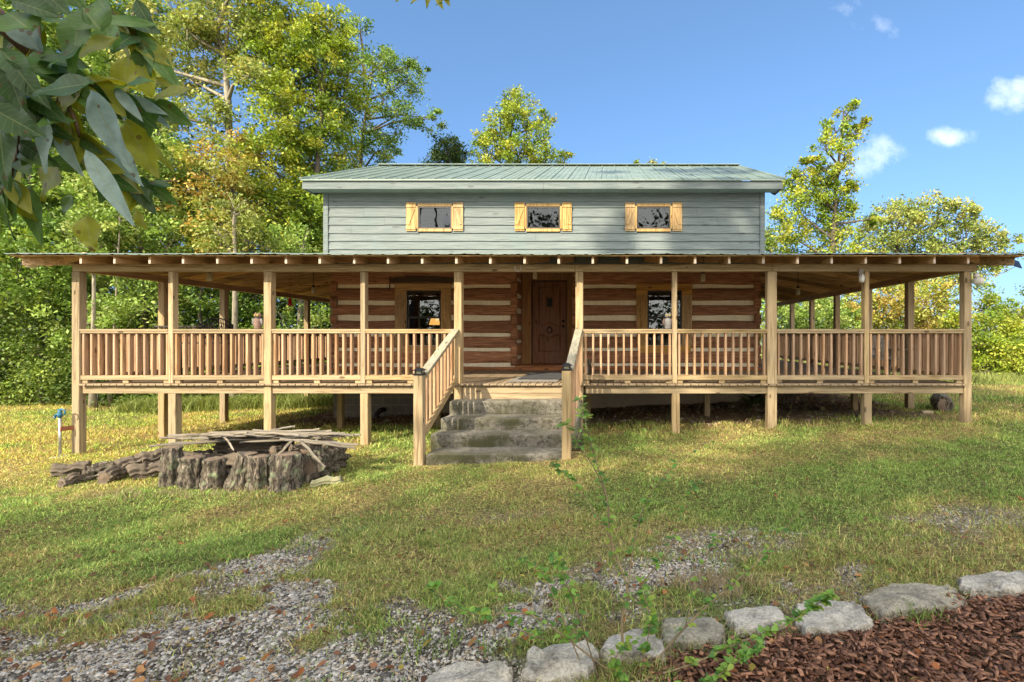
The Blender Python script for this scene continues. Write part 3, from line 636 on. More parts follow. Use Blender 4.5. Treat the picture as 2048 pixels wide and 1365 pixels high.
b.build('floor_joists', w_y, porch)
b = MB(); b.box(PXL + .1, PXR - .1, 11.2, 11.3, DECK - .33, DECK - .187, .004); b.build('floor_beam', w_x, porch)
# posts
def zg(x, y): return float(gz(x, y)) - .08
fp = {}
for px, kind in ((143, 1), (335, 0), (527, 1), (720, 0), (908, 1), (1151, 1), (1345, 0), (1535, 2), (1730, 0), (1930, 1)):
    X = (px - VX) / F * YP; wd = .143 if kind != 2 else .18; X1 = X + wd
    if px == 1930: X1 = PXR; X = X1 - .143
    if kind: 
        MB().box(X, X1, YP, YP + .143, zg(X, YP), PZB, .007).build('porch_post', w_z, porch); fp[px] = (X, X1)
    else:
        MB().box(X, X + .09, YP + .01, YP + .143, DECK + .002, PZB, .006).build('porch_post', w_z, porch)
        MB().box(X - .005, X + .14, YP + .014, YP + .16, zg(X, YP), DECK - .193, .006).build('deck_leg', w_z, porch); fp[px] = (X, X + .09)
side_y = [11.16, 12.93, 14.72, 16.52, 18.3, 20.2]
for X in (PXL, PXR - .143):
    for Y in side_y: MB().box(X, X + .143, Y, Y + .143, zg(X, Y), PZB, .007).build('porch_post', w_z, porch)
for X in (-6.12, -3.9, -.5, 2.2, 5.55): MB().box(X, X + .12, 11.19, 11.31, zg(X, 11.2), DECK - .332, .006).build('deck_leg', w_z, porch)
# beams
b = MB(); 
for (x0, x1) in ((PXL - .02, -6.55), (-6.546, -.62), (-.616, 3.12), (3.124, PXR + .1)): b.box(x0, x1, YP - .006 + (.004 if x0 > 3 else 0), YP + .13, PZB + .002, PZT, .005)
b.build('front_beam', w_x, porch)
for X in (PXL + .0, PXR - .135): MB().box(X, X + .135, YP + .135, YE, PZB + .002, PZT, .005).build('side_beam', raf_y, porch)
# roof planes
ex0, ex1, ey, ez = -10.72, 7.48, 8.88, 1.478; FS = .163; wz = ez + FS * (YU - ey)
def zroof(x, y): return ez + min((y - ey) * FS, (x - ex0) * (wz - ez) / (XL - ex0), (ex1 - x) * (wz - ez) / (ex1 - XR))
b = MB(); th = .022
def roofset(b, th, dz, o=0.0):
    A_, B_, C_, D_ = (ex0 - o, ey - o, ez + dz), (ex1 + o, ey - o, ez + dz), (XR, YU, wz + dz), (XL, YU, wz + dz)
    slab(b, [A_, B_, C_, D_], th); slab(b, [A_, D_, (XL, YE + .3, wz + dz), (ex0 - o, YE + .3, ez + dz)], th); slab(b, [C_, B_, (ex1 + o, YE + .3, ez + dz), (XR, YE + .3, wz + dz)], th)
roofset(b, .02, -.004); sheath = b.build('roof_sheathing', ceil_m, porch)
b = MB(); 
# corrugated front sheet edge plus ribs on the roof
n = int((ex1 - ex0) / .06); V_ = []; F_ = []
def sheet(fn, n, m=2):
    o = len(b.v); vs = []
    for i in range(n + 1):
        p, q, r_ = fn(i / n, i); vs += [p, q, (p[0], p[1], p[2] - .010), (q[0], q[1], q[2] - .010)]
    fs = []
    for i in range(n): a = i * 4; fs += [(a, a + 4, a + 5, a + 1), (a + 2, a + 3, a + 7, a + 6), (a, a + 2, a + 6, a + 4)]
    b.add(vs, fs)
def fr_(t, i):
    x = ex0 - .05 + t * (ex1 - ex0 + .1); h = .014 * (1 if i % 4 == 0 else (.3 if i % 4 == 2 else 0)) + .006 * math.sin(x * 1.7) + .004 * math.sin(x * 7)
    xe = min(max(x, XL), XR); f_ = 1.0; 
    if x < XL: f_ = (x - ex0 + .05) / (XL - ex0 + .05)
    if x > XR: f_ = (ex1 + .05 - x) / (ex1 + .05 - XR)
    return (x, ey - .05, ez + .010 + h), (x, ey - .05 + f_ * (YU - ey + .03), ez + .010 + h + f_ * (wz - ez)), 0
sheet(fr_, n)
def sd_(sg):
    def g(t, i):
        y = ey - .05 + t * (YE + .3 - ey); h = .016 * (1 if i % 4 == 0 else 0) + .004 * math.sin(y * 3); xo = (ex0 - .05) if sg < 0 else (ex1 + .05); xi = XL if sg < 0 else XR; f_ = min(1, (y - ey + .05) / (YU - ey + .05))
        return (xo, y, ez + .010 + h), (xo + (xi - xo) * f_, y, ez + .010 + h + f_ * (wz - ez)), 0
    return g
sheet(sd_(-1), 180); sheet(sd_(1), 180)
b.build('porch_roof', roof_m, porch)
# rafters
FX = [-9.5 + .6157 * i for i in range(27)]
for X in FX:
    yend = YU + .02
    if X < XL: yend = ey + (X - ex0) * (YU - ey) / (XL - ex0) - .03
    if X > XR: yend = ey + (ex1 - X) * (YU - ey) / (ex1 - XR) - .03
    y0 = 8.93 + random.uniform(-.012, .012); b = MB(); h = .135; zz = lambda y: ez + (y - ey) * FS - .026 - h / 2
    b.bar((X, y0, zz(y0)), (X, yend, zz(yend)), .042, h, .003); rf_ = b.build('rafter', raf_y, porch); MB().box(X - .020, X + .020, y0 - .003, y0 - .0005, zz(y0) - h / 2 + .004, zz(y0) + h / 2 - .002, .001).build('sawn_end', tail_m, rf_)
b = MB()
for sg in (-1, 1):
    y = YP + .05 if True else 0
    while y < YE:
        xo = ex0 + .1 if sg < 0 else ex1 - .1; xi = XL if sg < 0 else XR; xe_ = ex0 if sg < 0 else ex1
        if y < YU: xi = xe_ + (xi - xe_) * (y - ey) / (YU - ey)
        k_ = (wz - ez) / abs((XL if sg < 0 else XR) - xe_); zz = lambda x: ez + abs(x - xe_) * k_ - .026 - .0675
        if y > YP + .3 or True:
            if y < YP + .2: MB().bar((xo, YP - .03, zz(xo)), (xo + (-sg) * .75, YP - .03, zz(xo + (-sg) * .75)), .042, .135, .003).build('rafter', raf_x, porch)
            else: MB().bar((xo, y, zz(xo) + .004), (xi, y, zz(xi) + .004), .042, .122, .003).build('rafter', raf_x, porch)
        y += .61
    p0 = Vector(((ex0 + .1) if sg < 0 else (ex1 - .1), ey + .1, 0)); p1 = Vector((XL if sg < 0 else XR, YU, 0)); 
    for p in (p0, p1): p.z = zroof(p.x, p.y) - .12
    MB().bar(p0, p1, .045, .15, .003).build('hip_rafter', raf_x, porch)
# railings
bal_proto = {}
BZ0, BZ1 = DECK + .155, .075
def baluster(parent, x, y, axis='y'):
    key = axis
    if key not in bal_proto:
        me_ = MB().box(*((-.0195, .0195, -.044, .044) if axis == 'y' else (-.044, .044, -.0195, .0195)), BZ0, BZ1, .004).mesh('baluster'); me_.materials.append(bal_m); bal_proto[key] = me_
    o = bpy.data.objects.new('baluster', bal_proto[key]); C.objects.link(o); o.parent = parent; p = Vector((0, 0, 0)); q = parent
    while q is not None: p += q.location; q = q.parent
    o.location = Vector((x, y + random.uniform(-.004, .004), 0)) - p; o.rotation_euler.z = random.uniform(-.03, .03); return o
secs = [(fp[143][1], fp[335][0]), (fp[335][1], fp[527][0]), (fp[527][1], fp[720][0]), (fp[720][1], fp[908][0]), (fp[1151][1], fp[1345][0]), (fp[1345][1], fp[1535][0]), (fp[1535][1], fp[1730][0]), (fp[1730][1], fp[1930][0])]
for (x0, x1) in secs:
    b = MB(); yc = YP + .072
    b.box(x0 + .001, x1 - .001, yc - .07, yc + .07, .118, .155, .005)            # cap
    b.box(x0 + .002, x1 - .002, yc - .06, yc - .022, .075 - .0, .116, .004)       # upper rail behind the cap
    b.box(x0 + .002, x1 - .002, yc - .055, yc + .05, BZ0 - .085, BZ0 - .002, .004)  # bottom rail
    for xb in (x0 + .06, (x0 + x1) / 2, x1 - .06): b.box(xb - .055, xb + .055, yc - .03, yc + .05, DECK + .002, BZ0 - .087, .004)
    rl = b.build('railing', w_x, porch)
    n = 11 if x1 - x0 < 1.64 else 12
    for i in range(n): baluster(rl, x0 + .045 + (x1 - x0 - .09) * i / (n - 1), yc + .005)
bs = MB(); ys_ = [YP] + side_y
for X in (PXL + .072, PXR - .072):
    b = MB()
    for ya, yb_ in zip(ys_[:-1], ys_[1:]):
        ya += .145; b.box(X - .07, X + .07, ya, yb_ - .002, .118, .155, .005); b.box(X - .02, X + .02, ya, yb_ - .002, .06, .116, .004); b.box(X - .05, X + .05, ya, yb_ - .002, BZ0 - .085, BZ0 - .002, .004)
        n = 12
        for i in range(n): yy = ya + .06 + (yb_ - ya - .12) * i / (n - 1); bs.box(X - .044, X + .044, yy - .0195, yy + .0195, BZ0, BZ1 + .02, .003)
        for yy in (ya + .06, (ya + yb_) / 2, yb_ - .06): b.box(X - .04, X + .04, yy - .05, yy + .05, DECK + .002, BZ0 - .087, .004)
    b.build('side_railing', w_y, porch)
tag(bs.build('balusters', bal_m, porch), kind='stuff')
# ---------------------------------------------------------------- trees
def leafcloud(cents, rads, nper, lsz, cols, flat=.8, aspect=.52, up=.6, spread=.42):
    """clumps of leaf shaped quads round the given centres"""
    k = len(cents); n = k * nper; c = np.repeat(cents, nper, 0); r = np.repeat(rads, nper)
    d = rng.normal(0, 1, (n, 3)); p = c + d * (r * spread)[:, None] * np.array([1, 1, flat])
    nr = rng.normal(0, 1, (n, 3)) * .75; nr[:, 2] += up; nr /= np.linalg.norm(nr, axis=1)[:, None] + 1e-9
    t = rng.normal(0, 1, (n, 3)); t[:, 2] -= .4; t -= nr * (t * nr).sum(1)[:, None]; t /= np.linalg.norm(t, axis=1)[:, None] + 1e-9; b = np.cross(nr, t)
    s = lsz * rng.uniform(.6, 1.3, n)[:, None]
    v = np.stack([p - t * s * .5, p + b * s * aspect * .5 - t * s * .05, p + t * s * .5, p - b * s * aspect * .5 - t * s * .05], 1)
    f = np.arange(n * 4).reshape(n, 4); cc = np.repeat(cols, nper, 0) * rng.uniform(.65, 1.35, (n, 1)); cc = np.repeat(cc, 4, 0)
    return v.reshape(-1, 3), f, cc
PALS = {'yellow': [(.31, .38, .045), (.23, .32, .035), (.16, .25, .03), (.39, .41, .055)], 'green': [(.14, .24, .04), (.19, .30, .05), (.10, .18, .03), (.26, .34, .06)], 'dark': [(.04, .08, .02), (.06, .11, .025), (.09, .14, .03)],
        'autumn': [(.40, .33, .07), (.33, .35, .06), (.46, .32, .08), (.22, .28, .04), (.36, .38, .08)], 'olive': [(.25, .31, .07), (.19, .26, .06), (.32, .37, .09), (.38, .38, .10)], 'light': [(.24, .36, .07), (.29, .40, .09), (.18, .28, .05), (.36, .43, .11)]}
PALS['wood'] = [(.06, .11, .02), (.09, .15, .03), (.045, .08, .02), (.15, .22, .04)]; PALS['under'] = [(.10, .17, .03), (.17, .26, .045), (.07, .12, .02), (.26, .34, .07)]
def tree(name, label, X, D, lobes, pal='green', leaf=.17, dens=1.0, tr=.16, trunk_px=None, tm=None, group=None, cat='tree', world=False, sub=.5, bare=False):
    g = float(gz(X, D)); base = Vector((X, D, g - .05)); root = empty(name, base, label, cat, group)
    LB = []
    for l in lobes:
        if world: LB.append((np.array(l[:3], float), l[3]))
        else:
            dd = D + (l[3] if len(l) > 3 else random.uniform(-1, 1)); LB.append((PX(l[0], l[1], dd), l[2] / F * dd))
    top = max(LB, key=lambda q: q[0][2]); mb = MB()
    if trunk_px: pts = [base] + [Vector(PX(a, b_, D)) for a, b_ in trunk_px] + [Vector(top[0])]
    else:
        pts = [base.lerp(Vector(top[0]), t) + Vector((random.uniform(-.15, .15), random.uniform(-.1, .1), 0)) * (1 if 0 < t < 1 else 0) for t in (0, .2, .4, .6, .8, 1)]
    m_ = len(pts); mb.tube(pts, [tr * (1.25 if i == 0 else 1) * (1 - .8 * i / (m_ - 1)) for i in range(m_)], 9, True, .08)
    for c, r in LB:
        c = Vector(c); a = min((p.lerp(q, t) for p, q in zip(pts[:-1], pts[1:]) for t in (0, .3, .6)), key=lambda q: (q - (c - Vector((0, 0, r * .6 + .4)))).length)
        mid = a.lerp(c, .5) + Vector((random.uniform(-.2, .2), random.uniform(-.2, .2), random.uniform(-.1, .3)))
        r0 = tr * .38; mb.tube([a, mid, c], [r0, r0 * .65, r0 * .3], 6, False)
        for _ in range(int(4 + 3 * r)):
            d = Vector((random.gauss(0, 1), random.gauss(0, 1), random.gauss(.3, .8))).normalized() * r * random.uniform(.6, .98); s = c - (c - mid) * random.random() * .6
            mb.tube([s, s.lerp(c + d, .5) + Vector((0, 0, .08 * r)), c + d], [r0 * .35, r0 * .2, r0 * .07], 5, False)
    mb.build('trunk', tm or trunk_m, root)
    if not bare:
        CE = []; RD = []
        for c, r in LB:
            k = max(6, int(26 * dens * max(r, .35) ** 2 / (sub / .5) ** 2)); d = rng.normal(0, 1, (k, 3)); d /= np.linalg.norm(d, axis=1)[:, None]
            CE.append(c + d * (r * rng.uniform(.25, 1.06, k) ** .6)[:, None] * np.array([1, 1, .9])); RD.append(rng.uniform(.6, 1.25, k) * sub * min(1, max(r, .35) / .9))
        CE = np.concatenate(CE); RD = np.concatenate(RD); k = len(CE); pa = np.array(PALS[pal])
        cols = pa[rng.integers(0, len(pa), k)] * rng.uniform(.75, 1.2, (k, 1))
        v, f, cc = leafcloud(CE, RD, int(62 * (.17 / leaf) ** 1.2 * (sub / .5) ** 2), leaf, cols)
        link('crown', npmesh('crown', v, f, cc), leaf_m, root)
    return root
G1 = 'woodland trees left of the cabin'
tree('forest_tree', 'tall tree with pale forked trunk rising left of the cabin', *PX(455, 0, 21)[:2], [(455, 40, 70), (400, 90, 60), (520, 60, 60), (380, 160, 55), (430, 215, 42), (350, 40, 60), (500, 150, 42), (330, 230, 50), (480, -40, 70), (400, -50, 70), (300, 130, 60)], 'olive', .16, .8, .24, [(458, 700), (462, 400), (456, 200), (448, 110)], trunk_pale, G1)
tree('forest_tree', 'full yellow green tree touching the left end of the upper roof', *PX(600, 0, 22)[:2], [(600, 70, 80), (560, 150, 85), (650, 140, 75), (590, 240, 90), (540, 330, 85), (640, 300, 80), (560, 430, 90), (640, 420, 80), (520, 60, 45), (655, 60, 50), (610, 500, 80), (690, 200, 50)], 'yellow', .16, 1.0, .2, None, None, G1)
tree('forest_tree', 'thin dark leaved tree with a long limb reaching over the roof', *PX(725, 0, 27)[:2], [(745, 130, 42), (790, 120, 35), (820, 160, 34), (770, 200, 40), (730, 260, 42), (800, 230, 34), (848, 240, 25), (876, 238, 17), (700, 110, 40), (760, 300, 40), (700, 330, 50), (835, 130, 22), (720, 60, 30), (775, 270, 30)], 'green', .15, .6, .16, [(720, 420), (722, 300), (735, 200)], None, G1)
tree('forest_tree', 'orange tinged tree in front of the pale trunk', *PX(430, 0, 19.5)[:2], [(430, 320, 60), (400, 400, 60), (460, 400, 55), (430, 470, 65), (480, 300, 35), (385, 340, 35)], 'autumn', .14, .8, .12, None, None, G1)
tree('forest_tree', 'light green tree behind the left porch roof', *PX(300, 0, 19)[:2], [(300, 400, 80), (240, 470, 85), (330, 330, 60), (350, 480, 70), (200, 400, 70), (270, 310, 55)], 'light', .15, .9, .14, None, None, G1)
tree('forest_tree', 'green tree at the far left behind the hanging leaves', *PX(90, 0, 18.5)[:2], [(90, 420, 95), (20, 480, 90), (150, 480, 80), (60, 330, 80), (160, 350, 60), (-30, 380, 90), (30, 560, 90), (110, 570, 80), (-60, 520, 80)], 'green', .15, .85, .16, None, None, G1)
tree('forest_tree', 'tall green tree filling the sky behind the hanging leaves', *PX(180, 0, 24)[:2], [(180, 60, 110), (90, 120, 110), (260, 130, 80), (200, 210, 100), (20, 40, 110), (40, 220, 100), (270, 20, 70), (150, 300, 90), (280, 260, 60), (350, 330, 60), (-80, 130, 120)], 'green', .18, .8, .26, None, trunk_pale, G1)
tree('forest_tree', 'bushy shade tree behind the left end of the porch', *PX(215, 0, 18.3)[:2], [(220, 590, 70), (280, 620, 65), (170, 640, 60), (250, 690, 55), (320, 570, 60), (150, 560, 60)], 'light', .15, .75, .11, [(205, 790), (210, 700)], trunk_pale, G1)
tree('forest_tree', 'dark crowned tree behind the porch bench', *PX(420, 0, 19.5)[:2], [(400, 590, 60), (460, 620, 60), (360, 640, 60), (430, 690, 60), (500, 600, 50), (520, 680, 50)], 'green', .14, .75, .13, None, None, G1)
tree('forest_tree', 'thick pale trunk standing behind the gap beside the cabin wall', *PX(603, 0, 20)[:2], [(600, 500, 60), (570, 560, 50), (640, 560, 50), (560, 640, 35), (650, 640, 40)], 'light', .13, .8, .2, [(603, 760), (600, 650)], trunk_pale, G1)
tree('forest_tree', 'straight pale trunk seen through the second porch opening', *PX(470, 0, 17.8)[:2], [(470, 420, 45), (440, 470, 40), (500, 480, 40)], 'olive', .13, .7, .18, [(470, 760), (470, 600)], trunk_pale, G1)
tree('forest_tree', 'slim pale trunk seen through the first porch opening', *PX(187, 0, 17.2)[:2], [(187, 440, 45), (160, 480, 40), (215, 470, 40)], 'light', .13, .7, .12, [(185, 780), (188, 600)], trunk_pale, G1)
tree('forest_tree', 'leaning slender pale trunk seen through the first porch opening', *PX(219, 0, 17.6)[:2], [(240, 430, 35), (222, 470, 30)], 'light', .13, .7, .065, [(222, 760), (232, 600)], trunk_pale, G1)
# the wall of woodland behind them reads as one mass
def mass(name, label, cents, rads, nper, leaf, pal, cat, up=.5):
    pa = np.array(PALS[pal]); cols = pa[rng.integers(0, len(pa), len(cents))] * rng.uniform(.6, 1.15, (len(cents), 1)); v, f, cc = leafcloud(np.asarray(cents), np.asarray(rads), nper, leaf, cols, .85, .55, up)
    o = link(name, npmesh(name, v, f, cc), leaf_m); tag(o, label, cat, kind='stuff'); return o
k = 3600; u = rng.random(k); X = rng.uniform(-46, -4.5, k); Y = rng.uniform(25, 34, k) - np.clip(-X - 20, 0, 12) * .5
H = 9 + 5.5 * fbm(X, Y, .12, 3, 2) - np.clip(X + 16, 0, 12) * .45
mass('woodland', 'deep green woodland filling the background left of the cabin', np.stack([X, Y, -2.6 + u ** .9 * H], -1), rng.uniform(.7, 1.3, k), 52, .25, 'wood', 'woodland')
k = 900; X = rng.uniform(-26, -10.5, k); Y = 17.6 + np.abs(rng.normal(0, 1.3, k)); u = rng.random(k)
mass('undergrowth', 'leafy undergrowth at the foot of the woods left of the porch', np.stack([X, Y, -2.4 + u * (1.0 + 2.6 * fbm(X, Y, .3, 3, 7) + np.clip(-X - 15, 0, 8) * .25)], -1), rng.uniform(.45, .8, k), 80, .13, 'under', 'undergrowth')
k = 520; X = rng.uniform(-11.5, -4.5, k); Y = 20.5 + np.abs(rng.normal(0, 1.2, k)); u = rng.random(k)
mass('undergrowth', 'shaded undergrowth seen through the left side of the porch', np.stack([X, Y, -2.5 + u * (1.2 + 2.8 * fbm(X, Y, .3, 3, 7))], -1), rng.uniform(.45, .8, k), 70, .14, 'under', 'undergrowth')
k = 900; X = rng.uniform(9, 60, k); Y = rng.uniform(34, 48, k); u = rng.random(k)
mass('woodland', 'low distant woodland behind the right side trees', np.stack([X, Y, -4.0 + u * (3.2 + 3.0 * fbm(X, Y, .12, 3, 2))], -1), rng.uniform(.8, 1.5, k), 45, .27, 'olive', 'woodland')
G2 = 'trees behind the cabin'
tree('forest_tree', 'yellow green treetop showing above the middle of the roof', *PX(1035, 0, 30)[:2], [(1030, 225, 42), (1000, 260, 40), (1060, 270, 42), (980, 310, 42), (1040, 320, 45), (1095, 320, 30), (1130, 326, 24), (1020, 200, 24), (1090, 240, 18), (965, 280, 20)], 'yellow', .17, .8, .2, None, None, G2)
tree('forest_tree', 'small dark treetop above the roof left of the yellow one', *PX(893, 0, 33)[:2], [(893, 300, 34), (915, 320, 30), (875, 325, 26)], 'dark', .17, 1.0, .2, None, None, G2)
tree('forest_tree', 'faint twiggy treetop peeping over the roof ridge', *PX(1290, 0, 34)[:2], [(1300, 332, 14), (1275, 334, 12), (1325, 335, 10)], 'olive', .15, .5, .15, None, None, G2)
G3 = 'trees right of the cabin'
tree('forest_tree', 'tall narrow vine covered tree right of the upper storey', *PX(1665, 0, 23)[:2], [(1688, 222, 24), (1672, 262, 28), (1712, 262, 22), (1650, 300, 27), (1690, 305, 24), (1632, 325, 18), (1680, 345, 26), (1655, 385, 30), (1695, 400, 30), (1620, 385, 42), (1640, 355, 26), (1585, 370, 30), (1592, 420, 46), (1640, 440, 42), (1685, 450, 40), (1575, 470, 42), (1620, 500, 45), (1680, 505, 45), (1700, 370, 14), (1745, 440, 16), (1600, 350, 22), (1728, 245, 10), (1612, 320, 10)], 'yellow', .145, .85, .17, [(1668, 600), (1666, 480), (1672, 380), (1680, 300)], None, G3)
tree('forest_tree', 'broad rounded oak above the right end of the porch roof', *PX(1850, 0, 28)[:2], [(1850, 430, 46), (1800, 440, 46), (1900, 430, 40), (1760, 470, 46), (1830, 490, 50), (1910, 480, 50), (1960, 470, 38), (1740, 510, 45), (1990, 500, 35), (2020, 480, 20), (1940, 430, 22), (1775, 420, 24), (1875, 540, 50), (1800, 550, 50), (1945, 540, 45)], 'olive', .17, .8, .2, None, None, G3)
tree('forest_tree', 'green tree low beside the right wall of the cabin', *PX(1550, 0, 25)[:2], [(1545, 480, 38), (1560, 530, 45), (1600, 580, 50), (1640, 620, 50), (1570, 640, 50), (1530, 600, 45), (1640, 560, 40)], 'light', .16, .9, .15, None, None, G3)
tree('forest_tree', 'yellowing tree framed by the right porch opening', *PX(1800, 0, 22)[:2], [(1790, 600, 58), (1850, 600, 52), (1740, 610, 48), (1820, 660, 60), (1750, 670, 55), (1880, 650, 45), (1900, 590, 30)], 'autumn', .14, .9, .13, None, None, G3)
tree('forest_tree', 'bright green tree framed by the centre right porch opening', *PX(1660, 0, 21)[:2], [(1660, 640, 50), (1700, 620, 40), (1620, 650, 45), (1690, 680, 45), (1580, 660, 40)], 'light', .14, .9, .12, None, None, G3)
tree('forest_tree', 'bushy yellow green tree right of the porch corner post', *PX(1970, 0, 20.5)[:2], [(1965, 620, 40), (1990, 670, 50), (1950, 690, 45), (2030, 690, 45), (1960, 730, 40), (2010, 735, 42), (2060, 730, 45), (1925, 640, 35), (2095, 690, 50)], 'yellow', .14, 1.0, .11, None, None, G3)
tree('forest_tree', 'thin tree at the right picture edge behind the bushy one', *PX(2050, 0, 25)[:2], [(2030, 625, 26), (1998, 610, 20), (2060, 640, 36), (2010, 650, 20), (2085, 600, 40)], 'yellow', .15, .7, .12, None, None, G3)
# trees that stand behind the camera and shade the foreground
G4 = 'shade trees behind the camera'
SH = np.array(to_sun)
def shade(label, x, y, lobes, dens, tr=.3, far=26):
    o = SH * far; return tree('shade_tree', label, x + o[0], y + o[1], [(a + o[0], b_ + o[1], c + o[2], r) for a, b_, c, r in lobes], 'green', .26, dens, tr, None, None, G4, 'tree', True, .7)
shade('spreading shade tree far left behind the viewpoint', -14, -4.2, [(-15, -4, 3.2, 2.1), (-12.4, -4.2, 3.4, 2.2), (-17.5, -4, 3, 2), (-13.6, -5.5, 2, 2.5)], .62)
shade('spreading shade tree left behind the viewpoint', -9, -4.6, [(-9.6, -4, 3.9, 2.3), (-7.2, -4.4, 4.2, 2.2), (-8.5, -6, 2.6, 2.6), (-10.8, -2.6, 2.2, 1.6)], .62)
shade('broad shade tree directly behind the viewpoint', -3.6, -4.8, [(-5, -4, 4.4, 2.4), (-2.5, -4.2, 4.6, 2.4), (-3.8, -6.4, 3.2, 3), (-6, -2.2, 2.5, 1.4), (-1, -3.6, 2.6, 1.8), (-3.2, -2.6, 3.6, 1.6)], .6)
shade('tallest airy shade tree behind the viewpoint', -3.2, -7.5, [(-5.5, -5.5, 12.2, 2.0), (-2.8, -6, 13.6, 2.2), (-3.8, -6.4, 10, 2.2), (-.8, -5.6, 11.5, 2.2), (-6.3, -6, 15, 1.7), (-4.2, -5.4, 16.6, 1.8), (-1.0, -5.5, 15.3, 2.0), (-7.6, -5.5, 9.4, 1.1), (-9.6, -5.5, 9.0, 1.0), (-5.2, -5.5, 19.4, 1.0), (-7.6, -5.5, 14.8, .6)], .6, .4, 20)
shade('tallest shade tree with dense high boughs behind the viewpoint', -8, -6, [(-10.4, -5.5, 16.5, .42), (-10.2, -5.5, 17.1, .3), (-8.1, -5.5, 17.3, .5), (-8.6, -5.5, 16.7, .3), (-7.0, -5.5, 16.3, .55), (-7.3, -5.5, 17.9, .35), (-6.6, -5.5, 17.2, .3), (-11.2, -5.5, 20.3, .4), (-9.4, -5.5, 20.6, .5), (-8.0, -5.5, 20.2, .5), (-10.2, -5.5, 21.2, .4), (-8.6, -5.5, 21.6, .5), (-7.0, -5.5, 21.0, .4), (-9.2, -5.5, 15.8, .25)], 3.2, .12, 16)
shade('leafy shade tree right behind the viewpoint', 2.5, -5.5, [(1.2, -4.8, 4.6, 2.2), (4, -5, 3.6, 2.6), (2.8, -6.5, 6.8, 2.6), (-.4, -5.5, 7.4, 1.9), (6, -5, 6, 2.4), (3.0, -5, 10, 2.2)], .5)
k = 1000; X = rng.uniform(-60, 26, k); Y = -24 - rng.random(k) * 8; u = rng.random(k)
mass('woodland', 'line of woods on the far side of the clearing behind the viewpoint', np.stack([X, Y, -3 + u * (10.5 + 7 * fbm(X, Y, .15, 3, 12))], -1), rng.uniform(1.2, 2.2, k), 75, .45, 'dark', 'woodland')
# pebbles, chips, litter, grass : uncountable stuff, each one object
def ico():
    p = (1 + 5 ** .5) / 2; v = np.array([(-1, p, 0), (1, p, 0), (-1, -p, 0), (1, -p, 0), (0, -1, p), (0, 1, p), (0, -1, -p), (0, 1, -p), (p, 0, -1), (p, 0, 1), (-p, 0, -1), (-p, 0, 1)], float)
    v /= np.linalg.norm(v[0]); f = np.array([(0, 11, 5), (0, 5, 1), (0, 1, 7), (0, 7, 10), (0, 10, 11), (1, 5, 9), (5, 11, 4), (11, 10, 2), (10, 7, 6), (7, 1, 8), (3, 9, 4), (3, 4, 2), (3, 2, 6), (3, 6, 8), (3, 8, 9), (4, 9, 5), (2, 4, 11), (6, 2, 10), (8, 6, 7), (9, 8, 1)])
    return v, f
def rotz(a):
    c, s = np.cos(a), np.sin(a); z = np.zeros_like(a); o = np.ones_like(a)
    return np.stack([np.stack([c, -s, z], -1), np.stack([s, c, z], -1), np.stack([z, z, o], -1)], -2)
def rotrand(n, tilt):
    a = rng.uniform(0, 2 * np.pi, n); Rz = rotz(a); b = rng.normal(0, tilt, n); c, s = np.cos(b), np.sin(b); z = np.zeros(n); o = np.ones(n)
    Rx = np.stack([np.stack([o, z, z], -1), np.stack([z, c, -s], -1), np.stack([z, s, c], -1)], -2)
    return np.einsum('nij,njk->nik', Rz, np.einsum('nij,njk->nik', Rx, rotz(rng.uniform(0, 6.28, n))))
def scatter(n, mask, y0, y1, power=1.0, margin=1.2):
    out = []; k = 0
    while k < n:
        m = n * 3; Y = y0 * (y1 / y0) ** (rng.random(m) ** power); X = (rng.random(m) * 2.07 - 1.227) * (Y + margin); X += (rng.random(m) - .5) * margin * .6
        keep = rng.random(m) < mask(X, Y); P = np.stack([X[keep], Y[keep]], -1); out.append(P); k += len(P)
        if len(out) > 60: break
    return np.concatenate(out)[:n]
iv, if_ = ico()
def stuff_ico(name, P, size, flat, colors, mat, label, cat, zoff=0.0, jit=.25, smooth=False, tilt=.35):
    n = len(P); S = size[:, None] * np.stack([np.ones(n), rng.uniform(.55, 1, n), flat], -1)
    v = iv[None] * (1 + rng.normal(0, jit * .5, (n, 12, 1))) * S[:, None, :]; v = np.einsum('nij,nkj->nki', rotrand(n, tilt), v)
    z = gz(P[:, 0], P[:, 1]) + zoff; v[..., 0] += P[:, 0, None]; v[..., 1] += P[:, 1, None]; v[..., 2] += z[:, None]
    f = (if_[None] + (np.arange(n) * 12)[:, None, None]).reshape(-1, 3)
    o = link(name, npmesh(name, v.reshape(-1, 3), f, np.repeat(colors, 12, 0), smooth), mat); tag(o, label, cat, kind='stuff'); return o
P = scatter(105000, lambda X, Y: m_gravel(X, Y) ** 1.3 * (.25 + .75 * np.clip((fbm(X, Y, 2.6, 4, 61) - .40) * 6, 0, 1)), 2.0, 6.5)
n = len(P); gshade = rng.choice([0, 1, 2, 3], n, p=[.34, .28, .25, .13]); pal = np.array([(.52, .485, .43), (.33, .30, .26), (.10, .09, .08), (.38, .29, .19)]) * 1.0
cl_ = pal[gshade] * rng.uniform(.7, 1.3, (n, 1)); stuff_ico('gravel', P, rng.gamma(2.0, .0023, n) + .0026, rng.uniform(.35, .7, n), cl_, pebble_m, 'loose grey and black gravel pebbles spread over the drive in the foreground', 'gravel', -.008)
P = scatter(1500, lambda X, Y: m_dirt(X, Y) * .8, 9.5, 15); n = len(P)
stuff_ico('rubble', P, rng.gamma(2, .012, n) + .008, rng.uniform(.4, .8, n), np.array([(.28, .22, .17)]) * rng.uniform(.5, 1.5, (n, 1)), pebble_m, 'small stones lying on the bare dirt under the porch deck', 'stones')
